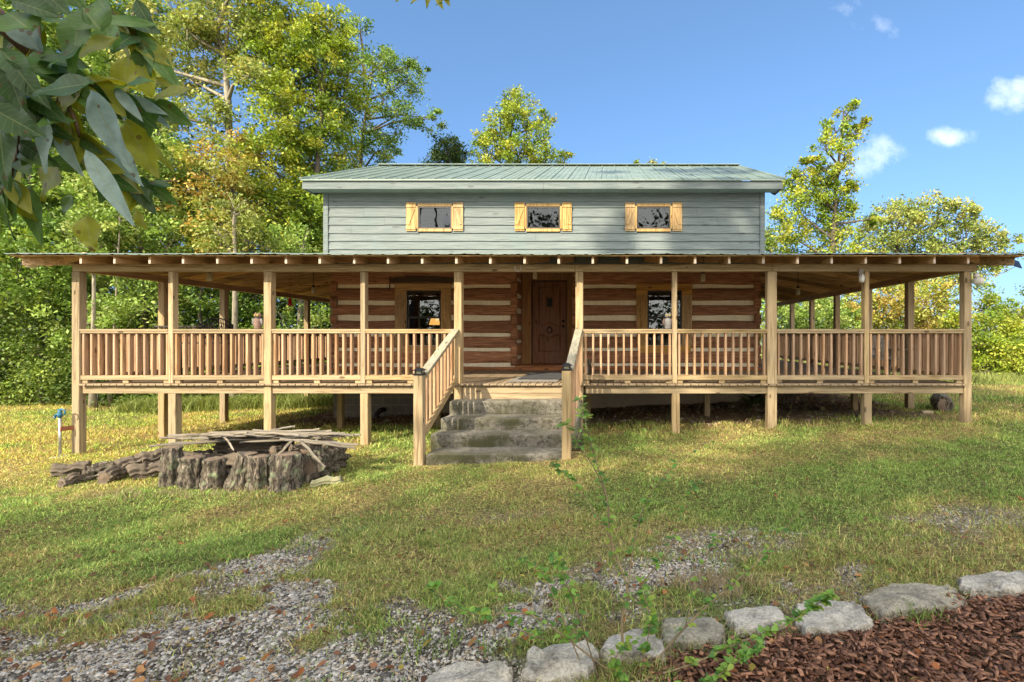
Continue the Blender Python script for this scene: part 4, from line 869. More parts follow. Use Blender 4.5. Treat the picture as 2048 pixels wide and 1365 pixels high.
def flakes(name, P, ln, wd, colors, mat, label, cat, tilt=.5, zo=.01, th=None, kind='stuff'):
    n = len(P); a = np.array([(-.5, 0, 0), (-.2, .5, .12), (.2, .42, .12), (.5, 0, 0), (.2, -.42, .1), (-.2, -.5, .1)])
    v = a[None] * np.stack([ln, wd, ln * .6], -1)[:, None, :]; v[..., 2] += rng.normal(0, .08, (n, 6)) * ln[:, None]
    v = np.einsum('nij,nkj->nki', rotrand(n, tilt), v); z = gz(P[:, 0], P[:, 1]) + zo
    v += np.stack([P[:, 0], P[:, 1], z], -1)[:, None, :]
    f = (np.array([(0, 1, 2, 3), (0, 3, 4, 5)])[None] + (np.arange(n) * 6)[:, None, None]).reshape(-1, 4)
    o = link(name, npmesh(name, v.reshape(-1, 3), f, np.repeat(colors, 6, 0)), mat); tag(o, label, cat, kind=kind); return o
def chips(P, ln, wd, th, colors):
    n = len(P); b = np.array([(-1, -1, -1), (1, -.8, -1), (1, .8, -1), (-1, 1, -1), (-.9, -.9, 1), (.9, -.7, 1), (.9, .7, 1), (-.9, .9, 1)]) * .5
    v = b[None] * np.stack([ln, wd, th], -1)[:, None, :] * (1 + rng.normal(0, .16, (n, 8, 1))); v = np.einsum('nij,nkj->nki', rotrand(n, .38), v)
    z = gz(P[:, 0], P[:, 1]) - .025 + rng.random(n) * .045; v += np.stack([P[:, 0], P[:, 1], z], -1)[:, None, :]
    f = (np.array([(0, 3, 2, 1), (4, 5, 6, 7), (0, 1, 5, 4), (1, 2, 6, 5), (2, 3, 7, 6), (3, 0, 4, 7)])[None] + (np.arange(n) * 8)[:, None, None]).reshape(-1, 4)
    o = link('wood_mulch', npmesh('wood_mulch', v.reshape(-1, 3), f, np.repeat(colors, 8, 0)), chip_m); tag(o, 'reddish brown bark mulch chips heaped below the limestone edging', 'mulch', kind='stuff')
m = 60000; P = np.stack([rng.uniform(-.2, 4.2, m), rng.uniform(1.3, 3.6, m)], -1); P = P[rng.random(m) < m_mulch(P[:, 0], P[:, 1])][:17000]; n = len(P)
tone = rng.random((n, 1)); chips(P, rng.uniform(.02, .065, n), rng.uniform(.008, .024, n), rng.uniform(.003, .008, n), (np.array([(.11, .045, .025)]) * (1 - tone) + np.array([(.46, .235, .14)]) * tone ** 1.3) * rng.uniform(.6, 1.2, (n, 1)))
P = scatter(900, lambda X, Y: .25 + .6 * m_gravel(X, Y) + .5 * m_mulch(X, Y), 2.0, 10); n = len(P); lc = np.array([(.30, .11, .04), (.22, .10, .05), (.38, .20, .08), (.14, .07, .04), (.40, .30, .06)])[rng.choice(5, n, p=[.3, .3, .15, .2, .05])]
flakes('fallen_leaves', P, rng.uniform(.03, .075, n), rng.uniform(.02, .04, n), lc * rng.uniform(.6, 1.2, (n, 1)), litter_m, 'brown and orange fallen leaves scattered over gravel and grass', 'leaves', .45, .012)
P = scatter(5000, lambda X, Y: m_dirt(X, Y) * (Y > 11.5), 9.5, 16); n = len(P); flakes('dead_leaves', P, rng.uniform(.05, .1, n), rng.uniform(.03, .05, n), np.array([(.26, .15, .09)]) * rng.uniform(.4, 1.6, (n, 1)), litter_m, 'dark dead leaves drifted against the foundation under the deck', 'leaves', .6, .015)

P = scatter(16000, lambda X, Y: (.25 + .75 * m_dry(X, Y)) * (1 - m_mulch(X, Y)) * (1 - .75 * m_gravel(X, Y)), 2.0, 9); n = len(P)
DEADGRASS = (P, np.array([(.50, .38, .19), (.36, .25, .13), (.60, .49, .27), (.22, .14, .08)])[rng.integers(0, 4, n)] * rng.uniform(.6, 1.2, (n, 1)))
def blades(name, P, h, w_, lean, colors, label, cat, bend=.6):
    n = len(P); a = rng.uniform(0, 2 * np.pi, n); dx, dy = np.cos(a), np.sin(a); sx, sy = -dy, dx
    sa = rng.uniform(0, 2 * np.pi, n); sx, sy = np.cos(sa), np.sin(sa)
    z = gz(P[:, 0], P[:, 1]) - .004; ln = lean * h
    def pt(t, wf, l):
        return np.stack([P[:, 0] + dx * ln * l, P[:, 1] + dy * ln * l, z + h * t], -1), np.stack([sx * w_ * wf, sy * w_ * wf, np.zeros(n)], -1)
    a0, b0 = pt(0, .5, 0); a1, b1 = pt(.6, .42, .35); a2, _ = pt(1.0 - .25 * np.clip(lean, 0, 1.5), 0, 1.0)
    v = np.stack([a0 - b0, a0 + b0, a1 + b1, a1 - b1, a2], 1)
    idx = np.arange(n)[:, None] * 5
    f = np.concatenate([idx + np.array([0, 1, 2]), idx + np.array([0, 2, 3]), idx + np.array([3, 2, 4])], 1).reshape(-1, 3)
    sh = np.array([.55, .55, .95, .95, 1.15])[None, :, None]
    o = link(name, npmesh(name, v.reshape(-1, 3), f, (colors[:, None, :] * (sh * 0 + 1)).reshape(-1, 3)), grass_m); tag(o, label, cat, kind='stuff'); return o
def gcol(P, n):
    d = m_dry(P[:, 0], P[:, 1]); g = rng.random(n)
    green = np.array([(.20, .31, .07), (.26, .38, .085), (.36, .43, .12), (.16, .25, .07)])[rng.integers(0, 4, n)]; straw = np.array([(.50, .40, .16), (.42, .30, .15), (.56, .48, .21), (.30, .20, .10)])[rng.integers(0, 4, n)]
    k = (rng.random(n) < (.07 + .38 * d))[:, None]; c = np.where(k, straw, green); c = c * (1 - .25 * d[:, None]) + np.array([.38, .36, .10]) * .25 * d[:, None]
    c = c * rng.uniform(.35, 1.75, (n, 1)); f_ = np.clip((-P[:, 0:1] - 3.5) / 3, 0, 1) * np.clip((P[:, 1:2] - 6.5) / 2, 0, 1); return np.clip(c * (1 + f_ * np.array([.42, .26, .1])), 0, .85)  # sunlight on the left lawn is put into the blade colours here
def gmask(X, Y):
    g = m_gravel(X, Y); cl = np.clip((fbm(X, Y, 3.2, 3, 21) - .43) * 7, 0, 1) * np.where(Y < 6.5, np.clip((fbm(X, Y, 1.1, 3, 71) - .33) * 6, .25, 1), 1)
    cl = cl * np.clip((fbm(X, Y, 9.0, 2, 51) - .34) * 6, 0.12, 1); v = (1 - .955 * g ** .6) * (1 - .93 * m_dirt(X, Y)) * (1 - m_mulch(X, Y)) * (.16 + .84 * cl)
    v = v * (1 - ((X > -2.95) & (X < -.45) & (Y > 7.6))) * (1 - ((X > -7.3) & (X < 4.03) & (Y > 13)))
    return np.clip(v, 0, 1)
P = scatter(400000, gmask, 2.0, 9.5, .8); n = len(P)
hh = rng.gamma(4, .0054, n) * (1 + .5 * (vnoise(P[:, 0], P[:, 1], 2.5, 3) > .7)) + .008
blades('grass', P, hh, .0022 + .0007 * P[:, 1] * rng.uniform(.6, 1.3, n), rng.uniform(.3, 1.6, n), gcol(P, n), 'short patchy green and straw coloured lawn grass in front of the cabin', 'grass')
P = scatter(150000, gmask, 9.0, 26, .8); n = len(P)
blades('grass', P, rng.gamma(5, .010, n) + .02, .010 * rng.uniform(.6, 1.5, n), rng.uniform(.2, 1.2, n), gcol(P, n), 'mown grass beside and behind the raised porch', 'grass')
# straggling weeds
P_, c_ = DEADGRASS; n_ = len(P_); blades('dead_grass', P_, rng.uniform(.008, .022, n_), np.full(n_, .0028), rng.uniform(2, 5.5, n_), c_, 'loose cut straw and dead grass stems lying over the lawn', 'straw')
def tufts(cents, nb, h, w0, base_c, label, cat, spread=.05):
    cents = np.asarray(cents); n = len(cents) * nb; P = np.repeat(cents, nb, 0) + rng.normal(0, spread, (n, 2)); c = np.array(base_c)[None] * rng.uniform(.7, 1.3, (n, 1))
    return blades('weeds', P, rng.uniform(.5, 1.1, n) * h, np.full(n, w0), rng.uniform(.3, 1.1, n), c, label, cat)
cs = [(-.95, 2.55), (-.8, 2.6), (-.62, 2.5), (-1.05, 2.7), (-3.1, 3.0), (-2.9, 3.15), (-.2, 2.75), (.0, 2.9), (-3.4, 2.6), (-2.2, 3.9), (-2.6, 4.2), (.35, 2.55), (1.75, 2.72), (1.68, 2.76), (1.8, 2.78), (-1.6, 4.3)]
tufts(cs, 22, .10, .006, (.17, .25, .05), 'bright green weed tufts growing through the gravel', 'weeds', .045)
tufts(np.stack([rng.uniform(-16, -9, 330), rng.uniform(15.8, 17.6, 330)], -1), 14, .55, .02, (.20, .24, .06), 'tall pale weeds along the edge of the woods', 'weeds', .2)
tufts(np.stack([rng.uniform(-9, -3.5, 160), rng.uniform(18.0, 20, 160)], -1), 14, .5, .02, (.17, .22, .05), 'tall weeds growing behind the cabin', 'weeds', .2)
tufts(np.stack([rng.uniform(8, 22, 260), rng.uniform(17.5, 19.5, 260)], -1), 14, .42, .02, (.24, .28, .08), 'pale tall grass at the far right edge of the lawn', 'weeds', .25)
tufts([(-6.9 + .1 * i + random.uniform(-.1, .1), 6.5 + random.uniform(-.15, .2)) for i in range(26)], 26, .11, .006, (.33, .28, .15), 'dry straw and grass around the foot of the stump row', 'weeds', .07)
tufts([(.55, 3.2), (.7, 3.25), (.85, 3.3), (.65, 3.35), (.45, 3.25), (.95, 3.2), (.75, 3.1)], 80, .10, .004, (.36, .29, .15), 'heap of dry straw lying behind the limestone edging', 'straw', .06)

# ---------------------------------------------------------------- steps
def rough_block(name, x0, x1, y0, y1, z0, z1, mat, parent, amp=.02, rad=.045, seed=0, res=.05, skew=0):
    """block with worn rounded edges and an uneven surface"""
    bm = bmesh.new(); nx_, ny_, nz_ = max(2, int((x1 - x0) / res)), max(2, int((y1 - y0) / res)), max(2, int((z1 - z0) / res)); vs = {}
    def V_(i, j, k):
        key = (i, j, k)
        if key not in vs: vs[key] = bm.verts.new((x0 + (x1 - x0) * i / nx_, y0 + (y1 - y0) * j / ny_, z0 + (z1 - z0) * k / nz_))
        return vs[key]
    for i in range(nx_):
        for j in range(ny_):
            bm.faces.new((V_(i, j, nz_), V_(i + 1, j, nz_), V_(i + 1, j + 1, nz_), V_(i, j + 1, nz_))); bm.faces.new((V_(i, j, 0), V_(i, j + 1, 0), V_(i + 1, j + 1, 0), V_(i + 1, j, 0)))
    for i in range(nx_):
        for k in range(nz_):
            bm.faces.new((V_(i, 0, k), V_(i + 1, 0, k), V_(i + 1, 0, k + 1), V_(i, 0, k + 1))); bm.faces.new((V_(i, ny_, k), V_(i, ny_, k + 1), V_(i + 1, ny_, k + 1), V_(i + 1, ny_, k)))
    for j in range(ny_):
        for k in range(nz_):
            bm.faces.new((V_(0, j, k), V_(0, j, k + 1), V_(0, j + 1, k + 1), V_(0, j + 1, k))); bm.faces.new((V_(nx_, j, k), V_(nx_, j + 1, k), V_(nx_, j + 1, k + 1), V_(nx_, j, k + 1)))
    c = Vector(((x0 + x1) / 2, (y0 + y1) / 2, (z0 + z1) / 2)); h = Vector(((x1 - x0) / 2, (y1 - y0) / 2, (z1 - z0) / 2))
    for v in bm.verts:
        d = v.co - c; q = Vector([max(0, abs(d[i]) - (h[i] - rad)) for i in range(3)]); 
        if q.length > rad:
            s = q * (1 - rad / q.length); d = Vector([d[i] - math.copysign(s[i], d[i]) for i in range(3)])
        n1 = float(fbm(v.co.x + v.co.z * .7, v.co.y + v.co.z * .9 + seed, 2.5, 3, seed) - .5); n2 = float(fbm(v.co.x * 1.3 + 9, v.co.z * 1.5 + v.co.y + seed, 5, 3, seed + 2) - .5)
        d = d * (1 + n1 * .0) + Vector((n2 * amp, n1 * amp * 1.4, n1 * amp * 1.2)); v.co = c + d + Vector((0, d.x * skew, 0))
    me = bpy.data.meshes.new(name); bm.to_mesh(me); bm.free(); me.polygons.foreach_set('use_smooth', [True] * len(me.polygons)); return link(name, me, mat, parent)
st = empty('stone_steps', (-1.7, 8.4, -2.0), 'four worn mossy concrete slab steps climbing to the porch', 'steps')
rough_block('step', -2.82, -.6, 7.66, 8.35, -2.12, -1.815, step_m, st, .028, .03, 1)
rough_block('step', -2.93, -.44, 8.17, 8.9, -1.9, -1.605, step_m, st, .028, .03, 2)
rough_block('step', -2.90, -.49, 8.57, 9.3, -1.7, -1.405, step_m, st, .028, .03, 3)
rough_block('step', -2.89, -.47, 9.02, 9.40, -1.5, -1.165, step_m, st, .028, .035, 4)
for (xn, zt_, zb, sg, lab) in ((-2.99, -.59, -2.15, 1, 'left'), (-.705, -.515, -2.1, -1, 'right')):
    sr = empty('stair_railing', (xn + .07, 7.7, -2.0), 'sloping wooden stair railing with a lantern capped post on the %s side of the steps' % lab, 'railing', 'stair railings')
    MB().box(xn, xn + .142, 7.62, 7.762, zb, zt_, .007).build('newel_post', w_z, sr)
    b = MB(); c = (xn + .071, 7.691, zt_); 
    b.box(xn - .008, xn + .15, 7.612, 7.77, zt_ + .002, zt_ + .03, .004)
    for dx in (-.05, .05):
        for dy in (-.05, .05): b.box(c[0] + dx - .008, c[0] + dx + .008, c[1] + dy - .008, c[1] + dy + .008, zt_ + .03, zt_ + .075, .002)
    q = .088; v0 = len(b.v); b.add([(c[0] - q, c[1] - q, zt_ + .075), (c[0] + q, c[1] - q, zt_ + .075), (c[0] + q, c[1] + q, zt_ + .075), (c[0] - q, c[1] + q, zt_ + .075), (c[0] - .03, c[1] - .03, zt_ + .115), (c[0] + .03, c[1] - .03, zt_ + .115), (c[0] + .03, c[1] + .03, zt_ + .115), (c[0] - .03, c[1] + .03, zt_ + .115)], [(3, 2, 1, 0), (0, 1, 5, 4), (1, 2, 6, 5), (2, 3, 7, 6), (3, 0, 4, 7), (4, 5, 6, 7)])
    cap = b.build('post_cap', black, sr); MB().box(c[0] - .04, c[0] + .04, c[1] - .04, c[1] + .04, zt_ + .031, zt_ + .073, .003).build('lens', jar_m, cap)
    xc = xn + .085 if sg > 0 else xn + .10; p = Vector((xc, 7.765, zt_ + .0)); q = Vector((xc + (.02 if sg > 0 else .06), YP - .002, .14)); 
    MB().bar(p, q, .14, .038, .005).build('handrail', weath, sr)
    lo0 = Vector((xc, 7.765, -1.56)); lo1 = Vector((q.x, YP - .002, -.83)); b = MB().bar(lo0, lo1, .038, .12, .004); b.bar(p - Vector((0, 0, .07)), q - Vector((0, 0, .07)), .038, .09, .004); b.build('bottom_rail', w_y, sr)
    for i in range(9):
        t = (i + .7) / 9.3; a = lo0.lerp(lo1, t); c2 = p.lerp(q, t); MB().box(a.x - .02 - .04 * sg, a.x + .02 - .04 * sg, a.y - .045 + .01, a.y + .045 - .01, a.z - .02, c2.z - .035, .004).build('baluster', bal_m, sr)

# ---------------------------------------------------------------- small things on and around the porch
def mat_rug(x0, x1, y0, y1, z, m, label, sk=0):
    b = MB(); nn = 26; V_ = []; 
    for i in range(nn + 1):
        for j in range(5):
            V_.append((x0 + (x1 - x0) * i / nn, y0 + (y1 - y0) * j / 4 + (.012 * (i % 2) if j == 0 else 0), z + .012 + .002 * math.sin(i * .8 + j)))
    F_ = [(i * 5 + j, (i + 1) * 5 + j, (i + 1) * 5 + j + 1, i * 5 + j + 1) for i in range(nn) for j in range(4)]; b.add(V_, F_)
    b.box(x0, x1, y0 + .014, y1, z + .001, z + .009, .002); return tag(b.build('door_mat', m), label, 'mat')
mat_rug(-1.95, -.98, 9.62, 10.9, DECK + .004, simple('pale mat', (.24, .22, .20), .95, nscale=80), 'larger pale grey mat lying under the dark one at the top of the steps')
mat_rug(-1.83, -.86, 10.1, 12.0, DECK + .02, simple('charcoal mat', (.055, .058, .065), .95, nscale=90, var=.4), 'dark charcoal ribbed doormat in front of the door')
def pendant(px, py, D, rod, label, bulb=True):
    x, y, z = PX(px, py, D); r = empty('pendant_light', (x, y, z), label, 'light', 'jar lights hung under the porch roof'); top = z + rod
    b = MB(); b.lathe((x, y, 0), [(0, top), (.055, top), (.055, top - .02), (.008, top - .025), (.008, z + .10), (.035, z + .095), (.042, z + .05), (.042, z + .045), (0, z + .045)], 14); b.build('fixture', black, r)
    MB().lathe((x, y, z), [(.03, .045), (.052, .02), (.055, -.10), (.045, -.13), (0, -.13)], 16).build('jar', jar_m, r)
    MB().lathe((x, y, z), [(0, .03), (.015, .02), (.028, -.04), (.018, -.07), (0, -.08)], 10).build('bulb', bulb_m, r)
def roofz(x, y): return zroof(x, y) - .03
for (px, py, D, lab) in ((419, 550, 10.4, 'jar light under the left front porch roof near the second post'), (627, 578, 13.6, 'jar light hanging beside the left corner of the cabin'), (1070, 548, 12.2, 'jar light hanging just above the door'), (1406, 552, 10.9, 'jar light hanging above the right lower window'), (1596, 580, 13.4, 'jar light hanging beside the right corner of the cabin')):
    x, y, z = PX(px, py, D); pendant(px, py, D, max(.1, roofz(x, y) - z), lab)
x, y, z = PX(1722, 550, 9.37)
r = empty('bracket_lamp', (x, y, z), 'caged jar lamp on a pale board fixed to the beam near the right end', 'lamp')
MB().box(x - .045, x + .045, y - .012, y + .012, z - .01, z + .115, .004).build('back_board', grey_x, r); MB().lathe((x, y - .03, z - .02), [(0, .03), (.03, .03), (.045, 0), (.05, -.08), (.04, -.13), (0, -.13)], 14).build('jar', simple('clear ribbed jar', (.55, .55, .52), .15, var=.1), r)
b = MB()
for k in range(6): a = k * 1.047; b.tube([(x + .053 * math.cos(a), y - .03 + .053 * math.sin(a), z + .01), (x + .056 * math.cos(a), y - .03 + .056 * math.sin(a), z - .08), (x + .03 * math.cos(a), y - .03 + .03 * math.sin(a), z - .155)], .003, 5)
b.build('cage', galv, r)
def flood(px, py, D, label, face=-1):
    x, y, z = PX(px, py, D); r = empty('flood_light', (x, y, z), label, 'light', 'white lights at the porch roof corners')
    MB().lathe((x, y + .02, z + .07), [(0, .06), (.05, .06), (.055, 0), (.05, -.02), (0, -.02)], 14).build('mount', whitep, r)
    MB().lathe((x - .0, y - .03, z), [(0, .05), (.07, .04), (.095, .0), (.09, -.06), (.05, -.10), (0, -.11)], 18).build('lamp_head', whitep, r)
    b = MB()
    for k in range(3): a = .4 + k * 2.1; b.tube([(x, y - .03, z), (x + .12 * math.cos(a), y - .03 - .05, z + .10 * math.sin(a))], .006, 5)
    b.build('arm', galv, r); return r
flood(66, 526, 9.35, 'white flood light under the far left end of the porch roof'); flood(1954, 560, 9.35, 'white security light on the right porch corner post')
x, y, z = PX(2033, 528, 9.1); r = empty('solar_panel', (x, y, z), 'small tilted dark solar panel at the right end of the porch roof', 'solar panel')
b = MB(); M0 = Matrix.Translation((x, y, z)) @ Matrix.Rotation(R(18), 4, 'Y') @ Matrix.Rotation(R(50), 4, 'X'); b.box(-.075, .075, -.10, .10, -.008, .008, .003, M0); b.build('panel', simple('solar cells', (.02, .025, .045), .2), r)
MB().bar((x, y + .02, z), (x - .12, y + .06, z + .03), .02, .012, .002).build('bracket', black, r)
pts = [Vector(PX(a, c, d)) for a, c, d in ((1962, 549, 9.3), (1985, 551, 9.28), (2005, 547, 9.25), (2030, 534, 9.12))]; tag(MB().tube(pts, .004, 5).build('cable', whitep), 'thin sagging cable running from the security light to the solar panel', 'cable')
# horseshoe over the stairs
x, y, z = PX(1036, 536, 9.36); b = MB(); b.tube([(x + .062 * math.sin(a) * (1 + .0), y, z - .058 * math.cos(a) * 1.1) for a in np.linspace(-2.45, 2.45, 18)], [.010] * 18, 6); tag(b.build('horseshoe', simple('pale horseshoe', (.5, .5, .45), .5)), 'pale horseshoe nailed open end up to the beam above the steps', 'horseshoe')
# hummingbird feeder
x, y, z = PX(580, 604, 12.6); r = empty('bird_feeder', (x, y, z), 'red tube feeder hanging at the left side of the porch', 'feeder'); MB().lathe((x, y, z), [(0, .09), (.035, .085), (.04, -.05), (.06, -.07), (.06, -.09), (0, -.10)], 14).build('tube', redp, r); MB().tube([(x, y, z + .09), (x, y, roofz(x, y))], .003, 5).build('hook', black, r)
# crosscut saw over the left window
def P3(px, py, D): return Vector(PX(px, py, D))
b = MB(); ys0 = YF - .045; n = 40; V_ = []
for i in range(n + 1):
    t = i / n; px = 779 + t * (908 - 779); top = 556 - 4.2 * math.sin(t * math.pi) + (0 if i % 2 else 1.2); bot = 566 - 1.5 * math.sin(t * math.pi); V_ += [P3(px, top, ys0), P3(px, bot, ys0), P3(px, top, ys0 + .004), P3(px, bot, ys0 + .004)]
F_ = []
for i in range(n): a = i * 4; F_ += [(a, a + 1, a + 5, a + 4), (a + 2, a + 6, a + 7, a + 3), (a, a + 4, a + 6, a + 2), (a + 1, a + 3, a + 7, a + 5)]
b.add(V_, F_); sw = b.build('crosscut_saw', simple('rusty steel', (.085, .055, .035), .6, .4)); tag(sw, 'old two man crosscut saw hung over the left lower window', 'saw')
MB().tube([P3(780, 553, ys0 - .01), P3(779, 582, ys0 - .01)], .016, 8).build('handle', simple('saw handle', (.1, .06, .035), .7), sw)
# outlet
x, y, z = PX(1327, 729, YF - .03); r = tag(MB().box(x - .035, x + .035, y - .02, y + .02, z - .07, z + .07, .006).build('outlet_box', simple('grey outlet', (.4, .4, .38), .5)), 'small grey outlet box on the log wall below the right window', 'outlet'); MB().box(x - .02, x + .02, y - .026, y - .021, z - .045, z + .045, .002).build('cover', galv, r)
# owl decoys standing on the rail
def owl(px, D, label, body, face):
    x, y, z = PX(px, 660, D); z = .156; r = empty('owl_decoy', (x, y, z), label, 'owl decoy', 'owl decoys on the front rail')
    prof = [(0, 0), (.055, 0), (.060, .02), (.066, .08), (.070, .14), (.062, .19), (.050, .212), (.060, .232), (.066, .262), (.058, .288), (.03, .298), (0, .30)]
    ob = MB().lathe((x, y, z), prof, 20).build('body', body, r)
    b = MB()
    for s in (-1, 1): b.lathe((x + s * .036, y - .01, z + .285), [(.020, 0), (.013, .022), (0, .042)], 8)
    b.build('ear_tufts', body, r)
    b = MB()
    for s in (-1, 1): b.tube([(x + s * .068, y - .02, z + .2), (x + s * .084, y, z + .12), (x + s * .05, y + .01, z + .03)], [.02, .03, .008], 8)
    b.build('wings', face, r)
    b = MB()
    for s in (-1, 1): b.lathe((x + s * .026, y - .056, z + .262), [(0, .012), (.014, .008), (.019, 0)], 10, 'Y')
    b.build('eyes', simple('amber eyes', (.4, .3, .05), .2), r); b = MB(); b.tube([(x, y - .06, z + .25), (x, y - .076, z + .24), (x, y - .07, z + .225)], [.008, .007, .001], 6); b.build('beak', black, r)
    MB().lathe((x, y, z), [(.067, .213), (.068, .225), (.060, .228)], 20).build('collar', black, r)
om = simple('mottled owl plumage', (.20, .125, .10), .8, nscale=60, var=.5); om2 = simple('grey owl plumage', (.17, .16, .16), .8, nscale=60, var=.8); ow = simple('owl wing', (.13, .09, .08), .8, nscale=70, var=.6)
owl(516, YP + .07, 'brown and grey owl decoy on the rail left of the third post', om, om2); owl(1336, YP + .07, 'mottled grey owl decoy on the rail in front of the right window', om2, ow)
# metal bench on the left porch
bx, by = PX(432, 0, 10.75)[0], 10.5; r = empty('garden_bench', (bx, by, DECK), 'dark metal bench with arched lattice back on the left porch', 'bench')
b = MB(); W2 = .36; HB = .34; arch_ = [(bx + t * W2, by + .25, DECK + 1.10 + .20 * math.cos(t * 1.35)) for t in np.linspace(-1, 1, 17)]
b.tube(arch_, .016, 6); b.tube([(bx + t * W2, by + .25, DECK + 1.05 + .15 * math.cos(t * 1.35)) for t in np.linspace(-1, 1, 17)], .010, 6)
for t in np.linspace(-1, 1, 15):
    zt2 = DECK + 1.08 + .20 * math.cos(t * 1.35); b.tube([(bx + t * W2, by + .25, DECK + .80), (bx + (t + .06) * W2, by + .25, (zt2 + DECK + .80) / 2), (bx + t * W2 * .98, by + .25, zt2)], .008, 5)
for k in range(6): t = -1 + k * .33; b.tube([(bx + t * W2, by + .25, DECK + .85), (bx + (t + .33) * W2, by + .25, DECK + 1.15)], .007, 5); b.tube([(bx + (t + .33) * W2, by + .25, DECK + .85), (bx + t * W2, by + .25, DECK + 1.15)], .007, 5)
b.build('backrest', black, r)
b = MB()
for k in range(9): b.box(bx - W2, bx + W2, by - .22 + k * .05, by - .18 + k * .05, DECK + .75, DECK + .77, .004)
b.build('seat', black, r)
for sx in (-1, 1):
    MB().tube([(bx + sx * W2, by + .25, DECK + .02), (bx + sx * W2, by + .25, DECK + 1.16)], .017, 6).build('leg', black, r); MB().tube([(bx + sx * W2, by - .2, DECK + .02), (bx + sx * W2, by - .22, DECK + .94), (bx + sx * W2, by + .0, DECK + .98), (bx + sx * W2, by + .24, DECK + .98)], .016, 6).build('armrest', black, r)
# plank table on the left porch
x0, x1, yt, zt2 = PX(308, 0, 10.6)[0], PX(392, 0, 10.6)[0], 10.6, DECK + 1.13
x0, x1 = x0 + .0, x1 + .0; r = empty('plank_table', ((x0 + x1) / 2, yt, DECK), 'high narrow plank table behind the left front railing', 'table')
b = MB()
for k in range(3): b.box(x0, x1, yt + k * .17, yt + k * .17 + .16, zt2 - .035, zt2, .005)
b.build('tabletop', grey_x, r)
for sx in (x0 + .06, x1 - .12):
    for sy in (yt + .04, yt + .40): MB().box(sx, sx + .06, sy, sy + .06, DECK + .001, zt2 - .037, .004).build('leg', w_z, r)
# folding chair on the right porch
cx0, cy0 = PX(1768, 0, 11.0)[0], 11.0; r = empty('wooden_chair', (cx0, cy0, DECK), 'grey slatted wooden chair on the right porch behind the railing', 'chair')
b = MB()
for k in range(5): b.box(cx0 - .27, cx0 + .27, cy0 - .24 + k * .095, cy0 - .16 + k * .095, DECK + .40, DECK + .42, .004)
b.build('seat', grey_x, r); b = MB()
for k in range(5): b.bar((cx0 - .24 + k * .12, cy0 + .22, DECK + .42), (cx0 - .26 + k * .13, cy0 + .36, DECK + .93 - .015 * abs(k - 2) ** 2), .095, .018, .003)
b.bar((cx0 - .26, cy0 + .30, DECK + .62), (cx0 + .26, cy0 + .30, DECK + .62), .02, .06, .003); b.build('backrest', grey_x, r)
for sx in (-1, 1):
    MB().bar((cx0 + sx * .27, cy0 - .25, DECK + .005), (cx0 + sx * .27, cy0 - .25, DECK + .60), .045, .07, .004).build('leg', grey_x, r); MB().bar((cx0 + sx * .27, cy0 + .30, DECK + .005), (cx0 + sx * .27, cy0 + .24, DECK + .60), .045, .07, .004).build('leg', grey_x, r)
    MB().box(cx0 + sx * .27 - .06, cx0 + sx * .27 + .06, cy0 - .32, cy0 + .34, DECK + .602, DECK + .625, .005).build('armrest', grey_x, r)
# upright log by the right stair post
x, y, _ = PX(1176, 0, 9.95); tag(MB().tube([(x, y, DECK + .002), (x, y, DECK + .12), (x + .004, y, DECK + .26), (x, y, DECK + .40), (x - .003, y, DECK + .44)], [.062, .058, .06, .055, .05], 22, True, .05, .06, 3).build('upright_log', bark_m), 'short dark bark covered log standing on the deck right of the stair post', 'log')
# drain pipe out of the foundation
x, y, z = PX(765, 822, YF + .0); pts = [P3(768, 820, YF + .06), P3(766, 820, YF - .1), P3(760, 822, YF - .22), P3(753, 829, YF - .28), P3(750, 843, YF - .3), P3(750, 856, YF - .3)]
b = MB(); pp = []; rr_ = []
for i in range(len(pts) - 1):
    for k in range(8): pp.append(pts[i].lerp(pts[i + 1], k / 8)); rr_.append(.062 + (.006 if k % 2 else -.003))
tag(b.tube(pp, rr_, 14).build('drain_pipe', blackp), 'black corrugated drain elbow coming out of the block foundation', 'pipe')
# blue yard hydrant
hx, hy = PX(120, 0, 9.25)[0], 9.25; hg = gl(hx, hy); r = empty('yard_hydrant', (hx, hy, hg), 'blue headed yard hydrant on a galvanised pipe left of the corner post', 'hydrant')
ht = P3(118, 834, hy).z
MB().lathe((hx, hy, 0), [(0, hg - .05), (.023, hg - .05), (.023, ht), (0, ht)], 12).build('pipe', galv, r)
b = MB(); b.lathe((hx, hy, ht), [(0, -.01), (.035, -.01), (.038, .04), (.03, .06), (.032, .10), (.02, .125), (0, .13)], 14); b.tube([(hx, hy, ht + .04), (hx - .06, hy, ht + .045), (hx - .095, hy, ht + .01)], [.022, .02, .017], 10); b.lathe((hx - .097, hy, ht - .03), [(0, .03), (.024, .03), (.024, 0), (0, 0)], 10); b.build('head', bluep, r)
b = MB(); b.tube([(hx - .03, hy, ht + .13), (hx + .03, hy, ht + .145), (hx + .085, hy, ht + .13), (hx + .095, hy, ht + .07), (hx + .07, hy, ht + .03)], [.012, .013, .013, .012, .012], 8); b.bar((hx - .01, hy, ht + .11), (hx - .04, hy, ht + .14), .02, .02, .003); b.build('handle', bluep, r)
zb_ = P3(0, 858, hy).z; tag(MB().bar((hx + .024, hy - .02, zb_), (PXL + .0, YP + .02, zb_ - .01), .03, .085, .004).build('brace_board', rustbrd), 'reddish brown board bracing the hydrant to the corner post', 'board')
tag(rough_block('flat_rock', hx - .08, hx + .25, hy - .16, hy + .1, hg - .05, hg + .035, rockg_m, None, .05, .03, 9), 'flat pale rock lying at the foot of the hydrant', 'rock')
